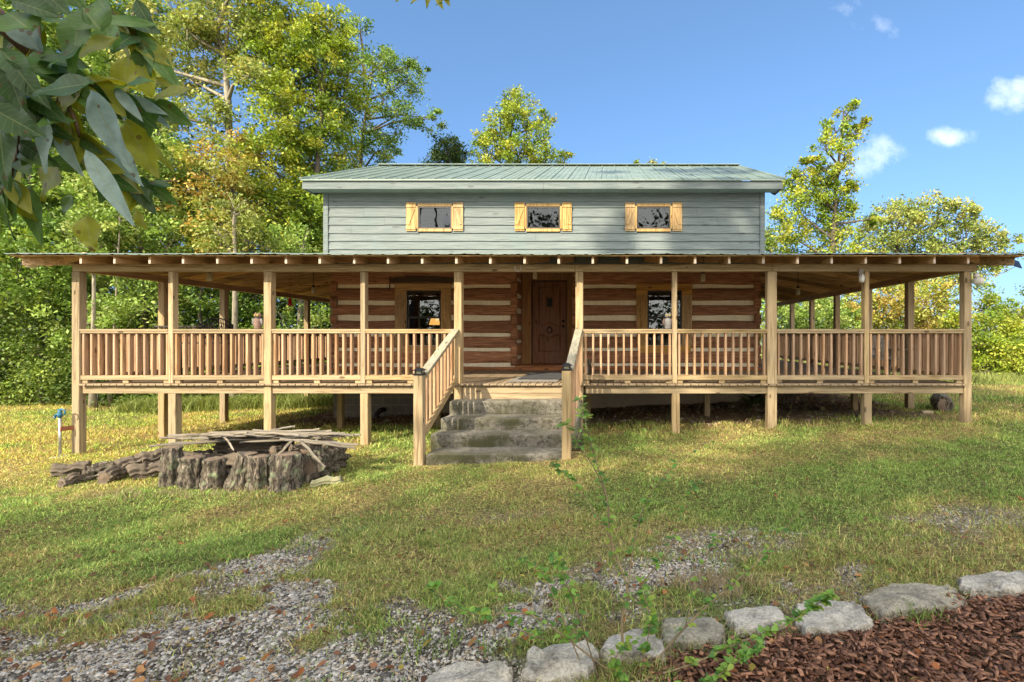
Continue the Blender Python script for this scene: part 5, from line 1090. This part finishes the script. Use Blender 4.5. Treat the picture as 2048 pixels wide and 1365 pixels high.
x, y, _ = PX(195, 0, 16.2); tag(MB().tube([(x, y, gl(x, y) - .05), (x + .01, y, gl(x, y) + .75)], .012, 6).build('iron_stake', black), 'thin dark stake standing in the lawn behind the left corner of the porch', 'stake')
# big leaf plant
def leaf_mesh(ln, wd, fold=.25, droop=.35, curl=.1, nu=7, nv=4, tip=1.6, notch=0):
    V_ = []; UVv = []
    for i in range(nu + 1):
        t = i / nu; w2 = wd * .5 * (math.sin(math.pi * min(1, t) ** .8) ** .75) * (1 - .25 * t ** 3) if 0 < t < 1 else .0005
        x = ln * t; z = -droop * ln * t * t
        for j in range(-nv // 2, nv // 2 + 1):
            s = j / (nv / 2); V_.append((x, s * w2, z + abs(s) * w2 * fold + math.sin(t * 9 + s * 2) * curl * wd * .12 * abs(s))); UVv.append((t, s))
    k = nv + 1; F_ = [(i * k + j, (i + 1) * k + j, (i + 1) * k + j + 1, i * k + j + 1) for i in range(nu) for j in range(nv)]
    return np.array(V_), np.array(F_), np.array(UVv)
class LeafSet:
    def __init__(s): s.v = []; s.f = []; s.c = []; s.u = []; s.n = 0
    def add(s, L_, M, c):
        v, f, u = L_; vv = v @ np.array(M.to_3x3()).T + np.array(M.translation); s.v.append(vv); s.f.append(f + s.n); s.n += len(v); s.u.append(u); s.c.append(np.tile(np.array(c), (len(v), 1)))
    def build(s, name, mat, parent=None): return link(name, npmesh(name, np.concatenate(s.v), np.concatenate(s.f), np.concatenate(s.c), True, uv=np.concatenate(s.u)), mat, parent)
def frame(o, d, n):
    d = Vector(d).normalized(); n = Vector(n); n = (n - d * n.dot(d)).normalized(); y = n.cross(d); M = Matrix((d, y, n)).transposed().to_4x4(); M.translation = Vector(o); return M
def vein_leaf_mat(name, trans, rough, spec=.5, veins=True):
    m, t, b, o = mat_new(name); at = N(t, 'ShaderNodeAttribute', attribute_name='col'); uv = N(t, 'ShaderNodeAttribute', attribute_name='luv'); s = N(t, 'ShaderNodeSeparateXYZ'); L(t, uv.outputs['Vector'], s.inputs[0])
    av = M_(t, 'ABSOLUTE', s.outputs[1]); mid = M_(t, 'LESS_THAN', av, .045)
    w_ = M_(t, 'FRACT', M_(t, 'MULTIPLY', M_(t, 'SUBTRACT', s.outputs[0], M_(t, 'MULTIPLY', av, .16)), 9.0)); ve = M_(t, 'LESS_THAN', w_, .09); vv = M_(t, 'MAXIMUM', mid, M_(t, 'MULTIPLY', ve, .55))
    nn = noise(t, coords(t, (1, 1, 1), False), 30, 4); c = mixc_(t, M_(t, 'MULTIPLY', vv, .5), at.outputs['Color'], (.26, .30, .12)); c = mixc_(t, .55, c, ramp(t, nn, [(.3, (.45, .45, .4)), (.6, (1, 1, 1))]), 'MULTIPLY')
    vo = N(t, 'ShaderNodeTexVoronoi', i_Scale=22.0); L(t, coords(t, (1, 1, 1), False), vo.inputs['Vector']); c = mixc_(t, M_(t, 'MULTIPLY', M_(t, 'LESS_THAN', vo.outputs['Distance'], .16), .7), c, (.10, .055, .02))
    L(t, c, b.inputs['Base Color']); b.inputs['Roughness'].default_value = rough; b.inputs['Specular IOR Level'].default_value = spec
    tr = N(t, 'ShaderNodeBsdfTranslucent'); hs = N(t, 'ShaderNodeHueSaturation', i_Hue=.475, i_Saturation=1.15, i_Value=1.9); L(t, c, hs.inputs['Color']); L(t, hs.outputs[0], tr.inputs[0])
    mx = N(t, 'ShaderNodeMixShader', i_0=trans); L(t, b.outputs[0], mx.inputs[1]); L(t, tr.outputs[0], mx.inputs[2]); L(t, mx.outputs[0], o.inputs[0]); bump(t, M_(t, 'ADD', nn, M_(t, 'MULTIPLY', vv, -.6)), b, .35, .004); return m
bigleaf_m = vein_leaf_mat('large leaf', .42, .42, .4)
x, y, _ = PX(1510, 0, 11.6); g = gl(x, y); ls = LeafSet()
for i in range(26):
    a = i * 2.4; d = Vector((math.cos(a), math.sin(a), random.uniform(.3, 1.4))).normalized(); o_ = Vector((x, y, g + .1)) + d * random.uniform(.08, .26); ls.add(leaf_mesh(random.uniform(.2, .3), .17, .3, .5), frame(o_, d, (0, 0, 1)), np.array((.10, .16, .05)) * random.uniform(.7, 1.2))
hp = empty('leafy_plant', (x, y, g), 'large leaved green plant growing in the dirt beside the thick right post', 'plant'); ls.build('leaves', bigleaf_m, hp)
b = MB(); [b.tube([(x, y, g - .02), (x + .1 * math.cos(k), y + .1 * math.sin(k), g + .25)], .006, 5) for k in range(6)]; b.build('stems', stem_m, hp)
# log end and block near the right corner post
lx, ly, _ = PX(1892, 0, 11.0); g = gl(lx, ly); r = empty('cut_log', (lx, ly, g), 'dark rough barked log lying behind the right corner post', 'log')
pts = [(lx - .22 + .09 * i, ly + .16 * i - .25, g + .15) for i in range(6)]; MB().tube([Vector(p) + Vector((0, 0, .005 * i)) for i, p in enumerate(pts)], [.17, .2, .21, .2, .19, .17], 26, True, .10, .07, 5).build('bark', bark_m, r); 
MB().lathe((pts[0][0], pts[0][1] - .003, pts[0][2]), [(0, .012), (.12, .01), (.14, 0)], 18, 'Y').build('cut_face', endg_m, r)
bx_, by_, _ = PX(1853, 0, 10.6); g = gl(bx_, by_); tag(rough_block('stone_block', bx_ - .13, bx_ + .13, by_ - .06, by_ + .06, g - .03, g + .06, simple('tan block', (.4, .32, .22), .9), None, .015, .015, 4), 'small pale block lying in the grass left of the rough log', 'block')

# ---------------------------------------------------------------- wood pile
def stump(px, pyb, pyt, wpx, D, label, lean=(0, 0), seed=0):
    x, y, _ = PX(px, 0, D); g = gl(x, y); h = (pyb - pyt) / F * D; rr0 = wpx / F * D / 2; r = empty('stump', (x, y, g), label, 'stump', 'upright stumps in the wood pile')
    n = 14; pts = [(x + lean[0] * i / n, y + lean[1] * i / n, g - .06 + (h + .06) * i / n) for i in range(n + 1)]; rad = [rr0 * (1.08 - .12 * i / n + .05 * math.sin(i * 1.3 + seed)) for i in range(n + 1)]
    MB().tube(pts, rad, 60, True, .12, .13, seed).build('bark', bark_m, r)
    t = pts[-1]; b = MB(); b.lathe((t[0], t[1], t[2]), [(rad[-1] * .88, .001), (rad[-1] * .8, .006), (rad[-1] * .4, .012), (0, .010)], 24); b.build('cut_top', endg_m, r)
labs = ['leftmost stump of the row, wide and lichen covered', 'second stump from the left with straw on its top', 'third stump from the left, darker and narrow', 'leaning split stump in the middle of the row', 'fifth stump with mossy green lichen patches', 'rightmost big stump with heavy green lichen']
for i, (px, pb, pt_, wp, D, ln) in enumerate(((345, 972, 897, 34, 6.95, (0, 0)), (386, 973, 912, 40, 6.85, (0, 0)), (427, 974, 913, 38, 6.8, (.02, .0)), (470, 975, 905, 36, 6.75, (.14, .06)), (518, 972, 909, 42, 6.8, (0, 0)), (572, 973, 906, 52, 6.75, (0, .02)))): stump(px, pb, pt_, wp, D, labs[i], ln, i + 1)
def lying(p, q, r0, label, mat=None, seed=0, cat='log', grp='logs lying in the wood pile'):
    p = Vector(p); q = Vector(q); r = empty('firewood_log', ((p + q) / 2), label, cat, grp); n = 12; pts = [p.lerp(q, i / n) + Vector((0, 0, .015 * math.sin(i * .8 + seed))) for i in range(n + 1)]
    MB().tube(pts, [r0 * (1 + .1 * math.sin(i * 1.7 + seed)) for i in range(n + 1)], 36, True, .2, .26, seed).build('bark', mat or bark_m, r)
    d = (q - p).normalized()
    for e, s in ((p, -1), (q, 1)):
        b = MB(); M0 = frame(e + d * s * .002, d.orthogonal(), d * s); v = [M0 @ Vector((r0 * .8 * math.cos(a), r0 * .8 * math.sin(a), 0)) for a in np.linspace(0, 6.283, 15)[:-1]]; c = M0 @ Vector((0, 0, .012)); b.add(v + [c], [(i, (i + 1) % 14, 14) for i in range(14)]); b.build('cut_face', endg_m, r)
def gp(px, D, up=0): x, y, _ = PX(px, 0, D); return (x, y, gl(x, y) + up)
lying(gp(108, 7.75, .07), gp(178, 7.9, .09), .085, 'reddish rotten log at the far left tip of the wood pile', rot_m, 1)
lying(gp(122, 7.1, .05), gp(160, 7.3, .09), .07, 'small dark hollow log chunk in front of the far left tip', rot_m, 2)
lying(gp(163, 7.35, .10), gp(236, 7.6, .13), .115, 'thick log with a pale cut face third from the left tip', None, 3)
lying(gp(208, 7.2, .09), gp(240, 7.5, .10), .09, 'short stub tucked against the thick left log', rot_m, 4)
lying(gp(240, 7.55, .15), gp(290, 7.8, .22), .10, 'dark log propped up left of the stump row', rot_m, 5)
lying(gp(262, 7.3, .10), gp(325, 7.5, .12), .10, 'rotten log lying low against the first stump', rot_m, 6)
lying(gp(286, 7.45, .27), gp(336, 7.65, .30), .09, 'dark log resting on top beside the first stump', rot_m, 7)
lying(gp(612, 6.95, .18), gp(672, 7.7, .20), .19, 'massive lichen covered log at the right end of the pile', None, 8)
lying(gp(598, 7.3, .16), gp(560, 8.0, .16), .14, 'log wedged behind the rightmost stump', rot_m, 9)
lying(gp(610, 7.2, .38), gp(655, 7.8, .38), .09, 'split log lying on top of the massive right log', rot_m, 10)
lying(gp(520, 7.3, .16), gp(400, 7.5, .16), .15, 'long log hidden behind the middle stumps', rot_m, 11); lying(gp(560, 7.5, .38), gp(440, 7.6, .38), .10, 'upper log carrying the bark slabs in the middle', rot_m, 12)
lying(gp(350, 7.5, .18), gp(420, 7.6, .18), .15, 'log behind the leftmost stumps under the slabs', rot_m, 13); lying(gp(545, 7.2, .40), gp(585, 7.5, .44), .06, 'narrow split piece poking out over the fifth stump', rot_m, 14)
lying(gp(580, 7.15, .43), gp(625, 7.35, .46), .055, 'crooked narrow split piece above the rightmost stump', rot_m, 15)
lying(gp(622, 6.75, .04), gp(684, 6.85, .04), .055, 'pale greenish barkless log half in the grass right of the pile', simple('pale mossy wood', (.30, .29, .17), .9, nscale=12, var=.4, bmp=.5), 16)
SL = [((300, 893), (640, 868), 7.1, 7.3, .09, 'longest pale slab reaching from the first stump to the right'), ((420, 866), (664, 862), 7.75, 7.8, .10, 'thin slab at the back edge of the slab heap'), ((400, 876), (650, 870), 7.5, 7.6, .11, 'grey slab lying along the middle of the heap'), ((450, 872), (700, 874), 7.35, 7.4, .10, 'slab sticking out toward the porch leg'), ((480, 884), (722, 870), 7.15, 7.3, .06, 'pale frayed slab pointing right past the porch leg'), ((560, 878), (716, 890), 7.0, 7.0, .07, 'forked slab end drooping at the right of the heap'), ((590, 882), (712, 896), 6.95, 6.9, .05, 'lowest drooping slab strip right of the pile'), ((500, 868), (640, 858), 7.65, 7.7, .08, 'short dark slab on the top of the heap'), ((340, 888), (520, 880), 7.3, 7.4, .09, 'left slab overlapping the long pale one'), ((430, 882), (600, 878), 7.3, 7.35, .10, 'broad bark slab just under the heap front edge'), ((540, 860), (590, 854), 7.7, 7.9, .04, 'broken splinter poking up at the back of the heap'), ((600, 880), (650, 935), 6.9, 6.75, .035, 'thin curved strip hanging down over the massive log'), ((555, 912), (585, 880), 6.7, 6.95, .035, 'narrow stick leaning on the rightmost stump'), ((440, 866), (470, 900), 7.1, 6.75, .02, 'slender twig crossing over the third stump'), ((640, 872), (610, 900), 7.2, 6.85, .03, 'splintered stick standing beside the massive log'), ((505, 862), (690, 868), 7.55, 7.45, .07, 'dark weathered slab across the right half of the heap'), ((380, 884), (560, 866), 7.45, 7.7, .08, 'slanting slab crossing the left half of the heap')]
for _k in range(26):
    t_ = random.random(); xx = 400 + 240 * t_; yy = 884 - 16 * random.random(); an = random.uniform(80, 190); dy_ = random.uniform(-4, 4); dd = 7.1 + .6 * random.random()
    SL.append(((xx - an / 2, yy + dy_), (xx + an / 2, yy - dy_), dd, dd + random.uniform(-.25, .35), random.uniform(.03, .09), 'thin grey bark strip lying tangled among the others in the heap on the stumps'))
for i, (a, c, d0, d1, wd, lab) in enumerate(SL):
    p = Vector(PX(*a, d0)) ; q = Vector(PX(*c, d1)); n = max(6, int((q - p).length / .1)); d = (q - p).normalized(); s = d.cross(Vector((0, 0, 1))).normalized(); V_ = []; up = s.cross(d); rs = random.Random(i)
    for k in range(n + 1):
        t = k / n; c0 = p.lerp(q, t) + up * (.008 * math.sin(t * 5 + i) + .005 * math.sin(t * 17 + i * 3)) + s * (.01 * math.sin(t * 7 + i * 2)); w0 = wd * (.62 + .12 * rs.uniform(-1, 1)) * (1 if .06 < t < .94 else .4); th_ = .010
        V_ += [c0 - s * w0 + up * .002 * rs.random(), c0 + up * (th_ + .006), c0 + s * w0, c0 + s * w0 * .9 - up * th_, c0 - s * w0 * .9 - up * th_]
    b = MB(); b.add(V_, [(k * 5 + j, (k + 1) * 5 + j, (k + 1) * 5 + (j + 1) % 5, k * 5 + (j + 1) % 5) for k in range(n) for j in range(5)] + [(0, 1, 2, 3, 4), tuple(n * 5 + j for j in (4, 3, 2, 1, 0))]); tag(b.build('bark_strip', weath_x), lab, 'bark strip', 'weathered slabs on the wood pile')

# ---------------------------------------------------------------- limestone edging
ST = [((1905, 1161, 2090, 1212), 'limestone edging piece cut by the right picture edge'), ((1727, 1180, 1935, 1243), 'long brownish edging stone second from the right'), ((1581, 1204, 1737, 1274), 'flat pale square edging stone beside the grass tuft'), ((1456, 1223, 1577, 1270), 'small low edging stone left of the flat square one'), ((1322, 1239, 1450, 1309), 'rounded grey edging stone with white patches'), ((1203, 1272, 1328, 1340), 'edging stone behind the sapling stem'), ((1043, 1300, 1198, 1375), 'black and white mottled edging stone near the bottom edge'), ((850, 1325, 1030, 1385), 'leftmost pale edging stone at the bottom edge')]
for i, ((xa, ya, xb, yb_), lab) in enumerate(ST):
    D0 = 1.63 * F / (yb_ - VY); D1 = 1.55 * F / (ya - VY); xm = (xa + xb) / 2; Dm = (D0 + D1) / 2; X0 = (xa - VX) / F * Dm; X1 = (xb - VX) / F * Dm; g = gl((X0 + X1) / 2, Dm)
    bm = bmesh.new(); rs = random.Random(i + 5); nseg = 11; cx_, cy_ = (X0 + X1) / 2, Dm; hx_, hy_ = (X1 - X0) / 2, (D1 - D0) / 2 + .05; rings = []
    rs3 = random.Random(i * 13 + 3); PG = [(-1 + rs3.uniform(0, .25), -1 + rs3.uniform(0, .35)), (rs3.uniform(-.4, .4), -1 + rs3.uniform(-.1, .25)), (1 - rs3.uniform(0, .3), -1 + rs3.uniform(0, .4)), (1 - rs3.uniform(-.08, .15), rs3.uniform(-.3, .4)), (1 - rs3.uniform(.0, .45), 1 - rs3.uniform(0, .3)), (rs3.uniform(-.4, .4), 1 - rs3.uniform(-.1, .3)), (-1 + rs3.uniform(0, .4), 1 - rs3.uniform(0, .45)), (-1 - rs3.uniform(-.15, .05), rs3.uniform(-.3, .3))]
    for (sc_, z_) in ((1.05, g - .1), (1.03, g + .01), (1.0, g + .036), (.965, g + .042), (.6, g + .045), (.25, g + .046)):
        ring = []
        rs2 = random.Random(i * 7 + 1)
        for k in range(nseg * 3):
            a = 2 * math.pi * k / (nseg * 3); sq = 1 / max(abs(math.cos(a)), abs(math.sin(a))) ** .75; w3 = 1 + .12 * math.sin(2 * a + i * 1.9) + .10 * math.sin(3 * a + i * 2.3) + .06 * math.sin(5 * a + 2 * i) + .04 * math.sin(9 * a + i * 3)
            kk = k / (nseg * 3) * 8; k0 = int(kk) % 8; fr = kk - int(kk); px_ = PG[k0][0] * (1 - fr) + PG[(k0 + 1) % 8][0] * fr; py_ = PG[k0][1] * (1 - fr) + PG[(k0 + 1) % 8][1] * fr; jt = 1 + .05 * math.sin(k * 2.7 + i) * (sc_ > .9)
            x = cx_ + px_ * hx_ * sc_ * jt; y = cy_ + py_ * hy_ * sc_ * jt + (x - cx_) * .12; ring.append(bm.verts.new((x, y, z_ + (fbm(x, y, 9, 3, i) - .5) * .07 * (z_ > g))))
        rings.append(ring)
    for a, c in zip(rings[:-1], rings[1:]):
        for k in range(len(a)): bm.faces.new((a[k], a[(k + 1) % len(a)], c[(k + 1) % len(a)], c[k]))
    bm.faces.new(rings[-1]); me = bpy.data.meshes.new('edging_stone'); bm.to_mesh(me); bm.free(); tag(link('edging_stone', me, rockg_m if i in (1, 4) else rock_m), lab, 'stone', 'limestone edging stones')

# ---------------------------------------------------------------- thin saplings in the foreground
sap_leaf = leaf_mat('sapling leaves', .4, .45, .4)
def sapling(name, label, base, stems, nl=1.0, thick=.006):
    bx, bd = base; x, y, _ = PX(bx, 0, bd); g = gl(x, y); r = empty(name, (x, y, g), label, 'sapling', 'thin saplings in the foreground'); b = MB(); ls = LeafSet()
    for (pts, r0) in stems:
        P_ = [Vector(PX(*p)) for p in pts]
        if len(pts[0]) == 3 and pts[0][1] > 1290: P_[0].z = g - .02
        sm_ = []
        for i in range(len(P_) - 1):
            for k in range(5):
                t = k / 5; p0 = P_[max(i - 1, 0)]; p1 = P_[i]; p2 = P_[i + 1]; p3 = P_[min(i + 2, len(P_) - 1)]
                sm_.append(.5 * ((2 * p1) + (-p0 + p2) * t + (2 * p0 - 5 * p1 + 4 * p2 - p3) * t * t + (-p0 + 3 * p1 - 3 * p2 + p3) * t ** 3))
        sm_.append(P_[-1]); m = len(sm_); b.tube(sm_, [r0 * (1 - .78 * i / (m - 1)) for i in range(m)], 7)
        ln = sum((q - p).length for p, q in zip(sm_[:-1], sm_[1:])); cnt = int(ln * 52 * nl)
        for _ in range(cnt):
            t = random.uniform(.12, 1) ** .8 * (m - 1); i = min(int(t), m - 2); o_ = sm_[i].lerp(sm_[i + 1], t - i); a = random.uniform(0, 6.28)
            for q_ in range(random.choice((1, 1, 2, 3))):
                d = Vector((math.cos(a + q_), math.sin(a + q_), random.uniform(-.2, .9))); sz = random.uniform(.022, .046); ls.add(leaf_mesh(sz, sz * .62, .25, .3, .2, 4, 2), frame(o_ + d * .006, d, (random.uniform(-.4, .4), random.uniform(-.6, .2), 1)), np.array(random.choice([(.17, .34, .06), (.11, .24, .05), (.25, .42, .08), (.28, .38, .06)])) * random.uniform(.7, 1.2))
    b.build('stem', stem_m, r); ls.build('leaves', sap_leaf, r)
sapling('sapling', 'tallest thin sapling rising in front of the steps', (1248, 2.42), [
    ([(1248, 1350, 2.42), (1244, 1240, 2.42), (1255, 1180, 2.43), (1222, 1080, 2.45), (1214, 1000, 2.47), (1185, 900, 2.5), (1172, 850, 2.52), (1160, 795, 2.55)], .0075),
    ([(1255, 1180, 2.43), (1268, 1090, 2.4), (1290, 1010, 2.38), (1340, 940, 2.36), (1420, 880, 2.34)], .004), ([(1244, 1240, 2.42), (1290, 1160, 2.44), (1330, 1110, 2.46), (1380, 1000, 2.5), (1390, 960, 2.5)], .004),
    ([(1214, 1000, 2.47), (1190, 940, 2.42), (1150, 880, 2.4), (1128, 845, 2.38)], .0035), ([(1150, 900, 2.4), (1163, 850, 2.4), (1166, 800, 2.42)], .003), ([(1222, 1080, 2.45), (1180, 1010, 2.4), (1130, 950, 2.36), (1100, 925, 2.35)], .003)], .75)
sapling('sapling', 'sapling spreading low to the left over the gravel', (1215, 2.36), [
    ([(1225, 1350, 2.36), (1150, 1290, 2.35), (1060, 1230, 2.34), (960, 1230, 2.32), (900, 1205, 2.3), (862, 1175, 2.28)], .005), ([(1170, 1320, 2.36), (1110, 1200, 2.4), (1080, 1140, 2.42), (1040, 1120, 2.44)], .004), ([(1200, 1330, 2.3), (1160, 1240, 2.3), (1130, 1160, 2.3), (1105, 1110, 2.3)], .004), ([(1090, 1280, 2.36), (1030, 1250, 2.34), (990, 1180, 2.34)], .003)], 1.0)
sapling('sapling', 'arching sapling leaning right across the grass', (1300, 2.4), [
    ([(1300, 1345, 2.4), (1370, 1255, 2.42), (1440, 1190, 2.44), (1510, 1130, 2.46), (1560, 1070, 2.48), (1605, 1018, 2.5)], .006), ([(1370, 1255, 2.42), (1400, 1150, 2.45), (1430, 1080, 2.46), (1470, 1060, 2.48)], .003)], .5)
sapling('sapling', 'low sapling branch stretching right over the mulch', (1290, 2.3), [
    ([(1275, 1360, 2.3), (1380, 1330, 2.3), (1480, 1285, 2.3), (1570, 1250, 2.3), (1640, 1205, 2.3), (1658, 1190, 2.3)], .005), ([(1290, 1360, 2.25), (1400, 1370, 2.2), (1480, 1320, 2.2), (1530, 1290, 2.2)], .004), ([(1275, 1360, 2.3), (1290, 1300, 2.3), (1300, 1240, 2.3), (1285, 1180, 2.3)], .004), ([(1260, 1365, 2.25), (1230, 1320, 2.25), (1270, 1280, 2.25)], .004)], 1.9)

# ---------------------------------------------------------------- leafy branch hanging in from the upper left
br = empty('overhanging_tree', (-3.4, -.6, gl(-3.4, -.6)), 'tree with large drooping leaves hanging into the upper left corner', 'tree')
b = MB(); b.tube([(-3.4, -.6, gl(-3.4, -.6) - .1), (-3.42, -.6, .2), (-3.35, -.55, 1.8), (-3.2, -.5, 3.2)], [.13, .11, .085, .05], 12, True, .06)
b.tube([(-3.36, -.56, 1.5), (-2.9, .1, 1.65), (-2.2, .7, 1.35), (-1.7, 1.1, 1.0), PX(150, 190, 1.35)], [.045, .035, .025, .016, .008], 8)
b.build('trunk', twig_m, br)
b = MB(); tw = [[(-60, -40, 1.35), (40, 60, 1.3), (110, 150, 1.3), (170, 165, 1.28), (260, 195, 1.35), (330, 205, 1.4)], [(60, -60, 1.3), (75, 40, 1.3), (80, 120, 1.25), (40, 210, 1.25), (35, 320, 1.3)], [(110, 150, 1.3), (150, 240, 1.3), (165, 290, 1.35), (190, 350, 1.4)], [(-60, 160, 1.3), (40, 200, 1.3), (120, 190, 1.3), (90, 250, 1.3)], [(150, -50, 1.5), (220, 20, 1.5), (270, 70, 1.5), (300, 100, 1.5)], [(165, 270, 1.5), (230, 340, 1.6), (300, 365, 1.65), (355, 362, 1.7)], [(230, 340, 1.6), (270, 380, 1.62), (310, 365, 1.65)], [(-80, 60, 1.2), (0, 110, 1.2), (70, 150, 1.22)], [(40, 300, 1.3), (20, 360, 1.3), (-20, 420, 1.3)]]
anch = []
for t in tw:
    P_ = [Vector(PX(*p)) for p in t]; b.tube(P_, [.006 - .004 * i / (len(P_) - 1) for i in range(len(P_))], 6)
    for p, q in zip(P_[:-1], P_[1:]): anch += [p.lerp(q, k / 3) for k in range(3)]
b.build('twigs', twig_m, br)
ls = LeafSet()
GRE, DG, BL, YG = (.095, .19, .045), (.04, .10, .022), (.24, .33, .30), (.26, .28, .03)  # the pale bluish tone paints leaf undersides and reflected sky sheen
def big(px0, py0, px1, py1, wpx, c, D=1.25, D2=None, nrm=None, fold=.15, droop=.08):
    p = Vector(PX(px0, py0, D)); q = Vector(PX(px1, py1, D2 or D)); ln = (q - p).length; n = Vector(nrm) if nrm else Vector((random.uniform(-.3, .3), -1, random.uniform(.1, .7)))
    ls.add(leaf_mesh(ln, wpx / F * D, fold, droop, .6, 12, 6), frame(p, q - p, n), np.array(c) * random.uniform(.85, 1.2))
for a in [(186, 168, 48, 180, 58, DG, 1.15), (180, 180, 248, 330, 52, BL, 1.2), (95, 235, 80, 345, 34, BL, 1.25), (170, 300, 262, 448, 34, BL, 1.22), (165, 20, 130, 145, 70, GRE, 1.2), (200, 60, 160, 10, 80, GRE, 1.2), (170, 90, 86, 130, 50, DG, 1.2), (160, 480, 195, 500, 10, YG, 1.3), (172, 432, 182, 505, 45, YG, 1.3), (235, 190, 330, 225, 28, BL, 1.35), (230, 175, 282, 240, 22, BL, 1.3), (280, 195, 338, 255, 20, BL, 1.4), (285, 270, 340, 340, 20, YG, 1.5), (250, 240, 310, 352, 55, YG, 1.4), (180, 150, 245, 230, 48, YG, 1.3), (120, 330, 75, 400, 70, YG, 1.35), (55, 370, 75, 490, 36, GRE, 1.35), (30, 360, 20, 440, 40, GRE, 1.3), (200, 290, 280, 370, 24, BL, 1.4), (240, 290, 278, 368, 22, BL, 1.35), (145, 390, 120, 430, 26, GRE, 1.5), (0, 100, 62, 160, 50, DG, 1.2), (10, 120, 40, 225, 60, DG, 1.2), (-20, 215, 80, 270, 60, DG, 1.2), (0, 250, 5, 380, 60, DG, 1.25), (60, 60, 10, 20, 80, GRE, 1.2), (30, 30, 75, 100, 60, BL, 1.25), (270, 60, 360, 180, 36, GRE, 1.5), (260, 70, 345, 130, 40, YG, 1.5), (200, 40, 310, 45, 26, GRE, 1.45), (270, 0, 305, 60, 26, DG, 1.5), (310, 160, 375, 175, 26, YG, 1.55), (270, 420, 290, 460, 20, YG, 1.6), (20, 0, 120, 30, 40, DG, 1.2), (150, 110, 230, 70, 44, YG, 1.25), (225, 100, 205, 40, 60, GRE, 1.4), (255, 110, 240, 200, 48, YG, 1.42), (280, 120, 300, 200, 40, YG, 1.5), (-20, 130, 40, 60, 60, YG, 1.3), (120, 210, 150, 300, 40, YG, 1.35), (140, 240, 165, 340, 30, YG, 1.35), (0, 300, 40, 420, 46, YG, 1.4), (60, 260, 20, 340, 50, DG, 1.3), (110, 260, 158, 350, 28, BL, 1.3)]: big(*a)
for _ in range(120):
    p = random.choice(anch); d = Vector((random.gauss(.25, .7), random.gauss(0, .35), random.gauss(-.75, .55))); sz = random.uniform(.07, .135)
    ls.add(leaf_mesh(sz, sz * random.uniform(.4, .55), random.uniform(.05, .35), random.uniform(.05, .4), .5, 10, 6), frame(p, d, (random.uniform(-.7, .7), -1, random.uniform(-.2, 1))), np.array(random.choice([GRE, DG, YG, YG, DG, GRE, GRE, DG])) * random.uniform(.7, 1.2))
for (px, py, qx, qy, D) in ((905, -12, 870, 8, 1.7), (860, -15, 852, 16, 1.7), (845, -12, 820, 6, 1.7), (885, -14, 900, 12, 1.7), (815, -14, 790, 2, 1.7), (870, -12, 886, 18, 1.7)): big(px, py, qx, qy, 12, YG, D)
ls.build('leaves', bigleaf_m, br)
